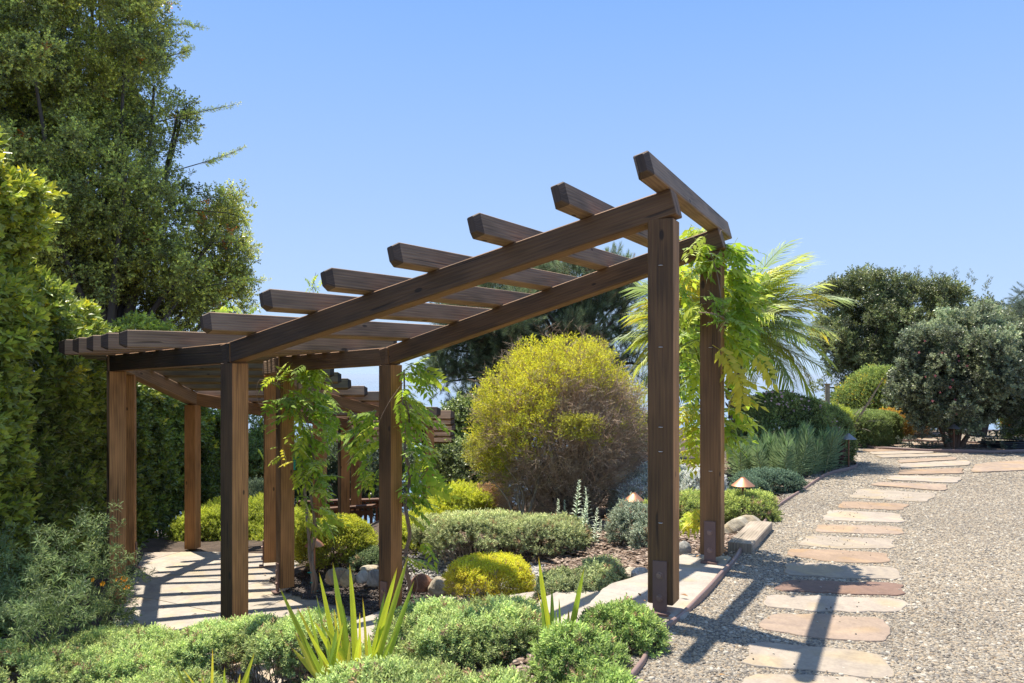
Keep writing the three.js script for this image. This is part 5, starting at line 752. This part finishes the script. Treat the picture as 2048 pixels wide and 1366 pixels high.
  vine('yellow-green wisteria spilling from the second post towards the palm', P(1405, 1100, 6.05), [[0.018, 0.008, P(1400, 1105, 6.05), ...tw(1415, 1060, 520, 6.05, 10, 14), P(1425, 480, 5.95)], [0.006, 0.003, P(1375, 500, 5.85), P(1410, 490, 5.7), P(1432, 540, 5.68), P(1445, 620, 5.72), P(1452, 650, 5.8)], [0.005, 0.003, P(1398, 625, 5.7), P(1430, 628, 5.62), P(1455, 645, 5.75), P(1450, 660, 5.8)], [0.003, 0.002, P(1440, 470, 5.6), P(1442, 462, 5.62), P(1458, 459, 5.7)]],
    [[1362, 452, 1400, 480, 5.95, 6.2, 6, [1, 2], -0.3, 0.9], [1375, 478, 1430, 530, 5.6, 5.85, 11, [0, 1, 2], 0, 0.8], [1440, 480, 1485, 545, 5.75, 6.2, 14, [0, 1, 1, 2], 0.6], [1455, 540, 1508, 640, 5.75, 6.3, 26, [0, 0, 1, 2], 0.6], [1455, 640, 1505, 700, 5.75, 6.2, 9, [0, 1, 2], 0.5], [1450, 690, 1490, 790, 5.8, 6.1, 5, [2, 3, 3], 0.4], [1450, 760, 1490, 830, 5.85, 6.2, 5, [1, 1, 2], 0.5], [1362, 480, 1400, 640, 6.2, 6.7, 12, [1, 2, 4], -0.2], [1360, 640, 1400, 800, 6.2, 6.7, 16, [1, 2, 4, 2], -0.2], [1362, 800, 1402, 920, 6.2, 6.6, 20, [1, 2, 3, 2], -0.2], [1425, 585, 1450, 640, 5.62, 5.75, 8, [0, 1], 0, 0.6], [1450, 830, 1475, 890, 5.9, 6.1, 5, [1, 2], 0.4], [1362, 610, 1398, 640, 5.7, 5.9, 3, [2], -0.4, 0.7], [1362, 1030, 1398, 1050, 6.0, 6.2, 7, [2, 3], -0.2, 0.7]], [[1425, 690, 5.65, 1470, 735, 3, 1.05], [1450, 725, 5.65, 1488, 770, 3, 1.05], [1497, 705, 5.7, 1545, 745, 3, 1.1], [1470, 760, 5.7, 1485, 800, 3, 0.9]], 1.8);
  vine('thin wisteria shoots rising above the middle rafters into the sky', P(628, 590, 7.0), [[0.003, 0.0015, P(628, 600, 7.0), P(626, 570, 7.0), P(632, 545, 7.0)], [0.003, 0.0015, P(800, 630, 7.2), P(830, 620, 7.3), P(850, 626, 7.3)]], [[615, 545, 640, 580, 6.95, 7.05, 4, [1, 2], 0, 0.4], [805, 622, 850, 632, 7.2, 7.4, 4, [2, 2], 0, 0.5], [440, 610, 500, 640, 8.5, 9.5, 9, [2, 2, 1], 0, 0.7]]);
}

// ---------------------------------------------------------------- rocks, lamps, timber, railing, stakes, mulch
{
  R = rngOf(601);
  const rockTex = tex(512, 512, (u, v) => { const k = 0.72 + 0.35 * (pn(u * 6, v * 6, 6, 6, 61) - 0.5) + 0.22 * (pn(u * 22, v * 22, 22, 22, 62) - 0.5) + 0.2 * (pn(u * 80, v * 80, 80, 80, 63) - 0.5), s = ss(0.6, 0.8, pn(u * 9, v * 4, 9, 4, 64)); return [k, k * (1 - 0.08 * s), k * (1 - 0.2 * s)]; });
  const rm = (r, g, b) => new THREE.MeshStandardMaterial({ color: rgb(r * 0.85, g * 0.85, b * 0.85), map: rockTex, bumpMap: rockTex, bumpScale: 0.012, roughness: 0.92 });
  const MR = { tan: rm(0.50, 0.38, 0.24), cream: rm(0.66, 0.57, 0.42), white: rm(0.66, 0.62, 0.54), grey: rm(0.42, 0.40, 0.36), red: rm(0.40, 0.20, 0.13), brown: rm(0.40, 0.25, 0.14), yellow: rm(0.60, 0.47, 0.27) };
  const ico = new THREE.IcosahedronGeometry(1, 14);
  function boulder(label, px, py, wpx, hpx, mat, d, seed, o = {}) {   // px, py: middle of its foot
    const c = P(px, py, d), w = wpx * d / F / 2, h = hpx * d / F, g = ico.clone(), p = g.attributes.position, pl = [], q = rngOf(seed);
    for (let i = 0; i < 9; i++) pl.push([V(q() * 2 - 1, q() * 2 - 1, q() * 2 - 1).normalize(), 0.68 + 0.24 * q()]);
    const uv = g.attributes.uv;
    for (let i = 0; i < p.count; i++) {
      const u = V(p.getX(i), p.getY(i), p.getZ(i)).normalize(); let r = 1; for (const [n, k] of pl) { const t = u.dot(n); if (t > 0.05) r = Math.min(r, k / t); }
      r = lerp(r, 1, o.soft ?? 0.25) * (1 + 0.14 * (fbm(u.x * 2 + seed, u.y * 2, u.z * 2, 4) - 0.5) + 0.05 * (noise3(u.x * 9, u.y * 9 + seed, u.z * 9) - 0.5) + 0.025 * (noise3(u.x * 24, u.y * 24 + seed, u.z * 24) - 0.5));
      let y = u.y * r; y = y < -0.35 ? -0.35 + (y + 0.35) * 0.4 : y; p.setXYZ(i, u.x * r * w, (y + 0.5) * h / 1.45, u.z * r * w * (o.dp ?? 0.85)); uv.setXY(i, (u.x + u.y * 0.5) * w * 2.5 + seed, (u.z + u.y) * w * 2.5);
    }
    g.rotateZ(o.tilt ?? 0); g.rotateY(o.turn ?? 0);
    const i2 = mergeVerts(g); i2.translate(c.x, c.y - 0.02, c.z);
    const t = thing('boulder', label, 'boulder', c, 'boulders edging the flower bed'); mesh('rock', i2, mat, t); return t;
  }
  function mergeVerts(g) { const p = g.attributes.position, uv = g.attributes.uv, map = new Map(), pos = [], u2 = [], idx = []; for (let i = 0; i < p.count; i++) { const k = Math.round(p.getX(i) * 1e4) + '_' + Math.round(p.getY(i) * 1e4) + '_' + Math.round(p.getZ(i) * 1e4); if (!map.has(k)) { map.set(k, pos.length / 3); pos.push(p.getX(i), p.getY(i), p.getZ(i)); u2.push(uv.getX(i), uv.getY(i)); } idx.push(map.get(k)); } const o = new THREE.BufferGeometry(); o.setAttribute('position', new THREE.Float32BufferAttribute(pos, 3)); o.setAttribute('uv', new THREE.Float32BufferAttribute(u2, 2)); o.setIndex(idx); o.computeVertexNormals(); return o; }
  const D = (py, y) => (E - y) * F / (py - HZ);
  const rk = (label, px, py, w, h, m, seed, y = -0.6, o) => boulder(label, px, py, w, h, MR[m], D(py, y), seed, o);
  rk('broad tan boulder at the left end of the rock border behind the iris leaves', 678, 1163, 54, 34, 'tan', 1, -0.62);
  rk('narrow tan-brown boulder leaning against the broad tan one', 702, 1166, 34, 32, 'yellow', 2, -0.62, { tilt: 0.5 });
  rk('flat cream stone lying on top behind the whitish boulders', 740, 1138, 40, 12, 'cream', 3, -0.58);
  rk('whitish rounded boulder left of the inner timber post', 725, 1161, 30, 24, 'white', 4, -0.61, { soft: 0.5 });
  rk('grey rounded boulder partly hidden by the inner timber post', 750, 1168, 34, 34, 'grey', 5, -0.61, { soft: 0.6 });
  rk('red-brown boulder just right of the inner timber post', 845, 1178, 48, 34, 'red', 6, -0.6);
  rk('large cream boulder between the red-brown one and yellow mound', 882, 1184, 48, 36, 'cream', 7, -0.6, { tilt: 0.2 });
  rk('small tan boulder half under the left side of yellow mound', 905, 1188, 28, 26, 'tan', 8, -0.6);
  rk('brown jagged boulder at the right foot of yellow mound', 1058, 1196, 36, 34, 'brown', 9, -0.5, { tilt: -0.5 });
  rk('small grey-brown stone beside the brown jagged boulder', 1086, 1195, 26, 24, 'grey', 16, -0.46);
  rk('reddish stone behind the right end of yellow mound', 1088, 1138, 34, 18, 'red', 10, -0.5);
  rk('brown stone behind yellow mound, left of the reddish one', 1068, 1140, 24, 22, 'brown', 11, -0.5);
  rk('grey stone under the right end of flat-topped hedge', 1118, 1122, 30, 20, 'grey', 12, -0.47);
  rk('long flat ochre stone behind the dark grey-green mound', 1165, 1120, 58, 16, 'yellow', 13, -0.46);
  rk('angular cream-yellow boulder beside the red-brown boulder near steps', 1238, 1130, 32, 30, 'cream', 14, -0.33, { tilt: 0.3 });
  rk('smooth red-brown boulder left of the nearest post', 1273, 1119, 44, 31, 'red', 15, -0.3, { soft: 0.6 });
  rk('pale cream boulder at the back edge of the upper step', 1262, 1152, 38, 22, 'cream', 17, -0.16);
  rk('pale cream slab-like boulder next to the landing behind the nearest post', 1280, 1150, 42, 20, 'white', 18, -0.08);
  rk('grey boulder seen between the two nearest posts', 1368, 1106, 30, 28, 'grey', 19, -0.05, { soft: 0.6 });
  boulder('long leaning tan boulder beyond the second post beside timber block', 1492, 1078, 88, 52, MR.cream, 7.2, 20, { tilt: 0.22, soft: 0.55, dp: 0.6 });
  rk('pale stone under the left end of flat-topped hedge', 870, 1100, 40, 20, 'white', 21, -0.52);

  // timber block beside the landing
  { const c = [[1463, 1112], [1490, 1118], [1532, 1062], [1508, 1060]].map(([x, y]) => plane(x, y, 0.05)); const A = V(1.80, 0, -6.22), B = V(2.26, 0, -7.15), ax = B.clone().sub(A), L = ax.length(); void c; const t = thing('timber_block', 'weathered grey timber block lying beside the stone landing', 'timber', A); mesh('sleeper', lay(timberGeo(L, 0.15, 0.19), ax, UP, A.clone().add(B).multiplyScalar(0.5).add(V(-0.02, 0.005, 0))), MW.grey, t); }
  // black hose coil
  { const p = plane(2008, 893, 0.03), t = thing('hose_coil', 'coil of black irrigation hose lying on mulch at the right edge', 'hose', V(p[0], 0.02, -p[1])), m = new THREE.MeshStandardMaterial({ color: rgb(0.02, 0.022, 0.026), roughness: 0.45 }); for (let i = 0; i < 6; i++) { const g = new THREE.TorusGeometry(0.42 - 0.03 * (i % 3), 0.013, 6, 48); g.rotateX(Math.PI / 2 + rr(-0.05, 0.05)); g.translate(p[0] + rr(-0.02, 0.02), 0.03 + 0.022 * i, -p[1]); mesh('hose_loop', g, m, t); } }
  // path lamps
  const lampCap = (r) => new THREE.LatheGeometry([[0.018, 0.075], [0.026, 0.074], [0.028, 0.066], [0.036, 0.064], [0.04, 0.058], [0.045, 0.055], [0.075, 0.030], [r, 0.0], [r, -0.003], [r - 0.004, -0.001], [0.07, 0.022], [0.02, 0.05], [0.001, 0.05]].map(([a, b]) => new THREE.Vector2(a, b)), 32);
  function lamp(label, px, py, d, capM, poleM, r, foot) { const c = P(px, py, d), b = V(c.x, foot, c.z), t = thing('path_lamp', label, 'lamp', b, 'garden path lamps'), g = lampCap(r); g.translate(c.x, c.y, c.z); mesh('lamp_shade', g, capM, t); const cap = new THREE.CylinderGeometry(0.019, 0.019, 0.006, 20); cap.translate(c.x, c.y + 0.077, c.z); mesh('finial', cap, capM, t); const h = c.y + 0.05 - foot + 0.1, pole = new THREE.CylinderGeometry(0.0125, 0.0125, h, 12); pole.translate(c.x, foot - 0.1 + h / 2, c.z); mesh('lamp_post', pole, poleM, t); const s = new THREE.CylinderGeometry(0.022, 0.016, 0.03, 14); s.translate(c.x, foot + 0.015, c.z); mesh('collar', s, poleM, t); }
  lamp('copper mushroom lamp rising from the clipped hedge right of the second post', 1486, 971, 7.7, MCop, MCopOld, 0.112, -0.05);
  lamp('grey-topped mushroom lamp standing at the gravel edge by the blue-green clump', 1697, 878, 11.7, MGreyMetal, MCopOld, 0.115, 0.0);
  lamp('copper mushroom lamp beside the wooden stake and globe shrub', 629, 1091, 8.35, MCop, MCop, 0.10, -0.78);
  lamp('copper mushroom lamp half hidden by sage left of the nearest post', 1268, 1001, 8.3, MCop, MCopOld, 0.105, -0.3);
  lamp('grey mushroom lamp under the grey-green tree in the round bed', 1908, 857, 14.6, MGreyMetal, MCopOld, 0.115, 0.0);
  { const d = 15, c = P(1655, 770, d), f = H(c.x, d), t = thing('marker_post', 'pale square post top standing behind the flowering mound', 'post', V(c.x, f, c.z)); const g = lay(timberGeo(c.y - f, 0.08, 0.08), UP, V(1, 0, 0.3), V(c.x, (c.y + f) / 2, c.z)); mesh('shaft', g, MW.grey, t); const k = new THREE.CylinderGeometry(0.075, 0.06, 0.03, 4); k.rotateY(0.6); k.translate(c.x, c.y + 0.012, c.z); mesh('cap', k, MS[0], t); }
  // wooden stake with green ties
  { const a = P(628, 1195, 8.1), b = P(603, 905, 8.16), t = thing('plant_stake', 'thin wooden stake with green ties beside the double posts', 'stake', a), ax = b.clone().sub(a); mesh('stake', lay(timberGeo(ax.length() + 0.1, 0.028, 0.028), ax, V(0, 0, 1), a.clone().add(b).multiplyScalar(0.5)), MW.grey, t); const m = new THREE.MeshStandardMaterial({ color: rgb(0.02, 0.30, 0.24), roughness: 0.6 }); for (const [x, y] of [[622, 1145], [627, 1165], [629, 1182], [593, 915]]) { const c = P(x, y, 8.1), g = new THREE.TorusGeometry(0.03, 0.006, 6, 18); g.scale(1, 1, 1); g.rotateX(1.4); g.translate(c.x, c.y, c.z); mesh('tie', g, m, t); } const tail = new THREE.BoxGeometry(0.022, 0.12, 0.003); const c = P(589, 928, 8.08); tail.translate(c.x, c.y, c.z); mesh('tie', tail, m, t); }
  // railings of the far deck
  const railing = (label, P0, P1, n, dy) => { const t = thing('wooden_railing', label, 'railing', V(P0.x, P0.y - dy, P0.z)), ax = P1.clone().sub(P0), L = ax.length(); mesh('top_rail', lay(timberGeo(L + 0.1, 0.045, 0.14), ax, UP, P0.clone().add(P1).multiplyScalar(0.5)), MW.rail, t); for (const h of [0.10, dy - 0.12]) mesh('rail', lay(timberGeo(L, 0.08, 0.04), ax, UP, P0.clone().add(P1).multiplyScalar(0.5).add(V(0, -h, 0))), MW.rail, t); for (let i = 0; i <= n; i++) { const p = P0.clone().lerp(P1, i / n), big = i % 8 === 0; mesh(big ? 'railing_post' : 'baluster', lay(timberGeo(dy, big ? 0.09 : 0.035, big ? 0.09 : 0.035), UP, ax, p.add(V(0, -dy / 2 - 0.02, 0))), MW.rail, t); } };
  railing('far wooden railing behind the flat-topped hedge and far posts', P(600, 1004, 14.6), P(960, 993, 14.2), 30, 0.95);
  railing('nearer lower wooden stair railing with balusters between posts', P(590, 1022, 12.9), P(743, 1012, 12.6), 14, 0.9);
  { const a = P(560, 1120, 13), t = struct('deck'); const g = new THREE.BoxGeometry(4.2, 0.12, 3.4); g.translate(-2.0, E - 3.06, -13.4); mesh('deck_floor', g, MW.rail, t); void a; }

  // loose ground covers
  R = rngOf(701);
  const inBed = (x, d) => side(x, d) > 0.03 && !inside(TERRACE, x, d) && Math.abs(x) < d * 0.7, stair = (x, d) => { const X = x - 0.885, Z = d - 4.65, a = -X * 0.9 + Z * 0.437, b = X * 0.437 + Z * 0.9; return a > -0.3 && a < 3 && b > -0.33 && b < 1.6 - 0.25 * ss(0.3, 2, a); };
  const dark = [[0.10, 0.075, 0.06], [0.15, 0.11, 0.085], [0.07, 0.055, 0.05], [0.19, 0.15, 0.12], [0.12, 0.10, 0.09]], chips = [[0.20, 0.13, 0.085], [0.30, 0.21, 0.15], [0.13, 0.085, 0.06], [0.38, 0.29, 0.22], [0.24, 0.17, 0.12]], grey = [[0.46, 0.44, 0.41], [0.58, 0.56, 0.52], [0.34, 0.33, 0.31], [0.5, 0.46, 0.4], [0.26, 0.25, 0.24]];
  const g = struct('mulch'); g.userData.kind = 'stuff';
  const one = () => [1, 1, 1], river = (x, d) => { const p = [1024 + x * F / d, HZ + (E - H(x, d)) * F / d]; return (p[0] > 835 && p[0] < 935 && p[1] > 1085 && p[1] < 1180) || (p[0] > 1030 && p[0] < 1110 && p[1] > 1125 && p[1] < 1195); };
  const cinder = (x, d) => { const p = 1024 + x * F / d; return p < 1035 && d < 8.8; };
  strew('granules', pebblePatch(21, 0.16, 240, 0.009, dark, 0.75), MChip, 5200, -3.5, 2.2, 3.0, 9.2, (x, d) => inBed(x, d) && !stair(x, d) && cinder(x, d) && !river(x, d), (x, d) => H(x, d), one, () => rr(0.9, 1.2), g);
  strew('bark_chips', pebblePatch(22, 0.2, 190, 0.014, chips, 0.35, 0.9), MChip, 5200, -1, 9, 3.4, 16, (x, d) => inBed(x, d) && !stair(x, d) && !cinder(x, d) && !river(x, d), (x, d) => H(x, d) + 0.004, one, () => rr(0.9, 1.3), g);
  strew('river_gravel', pebblePatch(23, 0.14, 150, 0.011, grey, 0.7), MChip, 2600, -1.6, 0.6, 5, 8.6, (x, d) => inBed(x, d) && !stair(x, d) && river(x, d), (x, d) => H(x, d), one, () => rr(0.9, 1.2), g);
  strew('bark_chips', pebblePatch(24, 0.2, 120, 0.016, chips, 0.35, 0.9), MChip, 260, 6.5, 10.2, 13.8, 16.6, inRound, () => 0.013, one, () => rr(0.9, 1.2), g);
  // fallen leaves on stone
  { const gb = new GB(); gb.leaf(V(0, 0.004, 0), V(1, 0.1, 0), UP, 0.05, 0.022, 0.3, -0.05, [1, 1, 1]); const ls = []; for (let i = 0; i < 46; i++) { const x = rr(0.8, 4.2), d = rr(3.6, 10.5); if (side(x, d) < -0.03 && (side(x, d) > -0.6 || i < 14)) ls.push([x, 0.016, -d, rr(-0.2, 0.2), 1, rr(-0.2, 0.2), rr(0.4, 0.8), ...vary([0.22, 0.14, 0.06], 0.4)]); }
    for (const [x, y, yy] of [[1377, 1196, 0.03], [1281, 1196, 0.03], [1445, 1113, 0.03], [1392, 1116, 0.03], [1285, 1203, 0.03], [1425, 1118, 0.03], [507, 1220, TY], [358, 1188, TY], [470, 1160, TY], [395, 1230, TY], [610, 1230, TY], [530, 1150, TY], [330, 1215, TY], [425, 1205, TY]]) { const [a, d] = plane(x, y, yy); ls.push([a, yy + 0.006, -d, rr(-0.1, 0.1), 1, rr(-0.1, 0.1), rr(0.7, 1.2), ...vary([0.30, 0.16, 0.06], 0.3)]); } const f = inst('fallen_leaves', gb.build(), MChip, ls, scene, 'stuff'); void f; }
}

renderer.render(scene, camera);
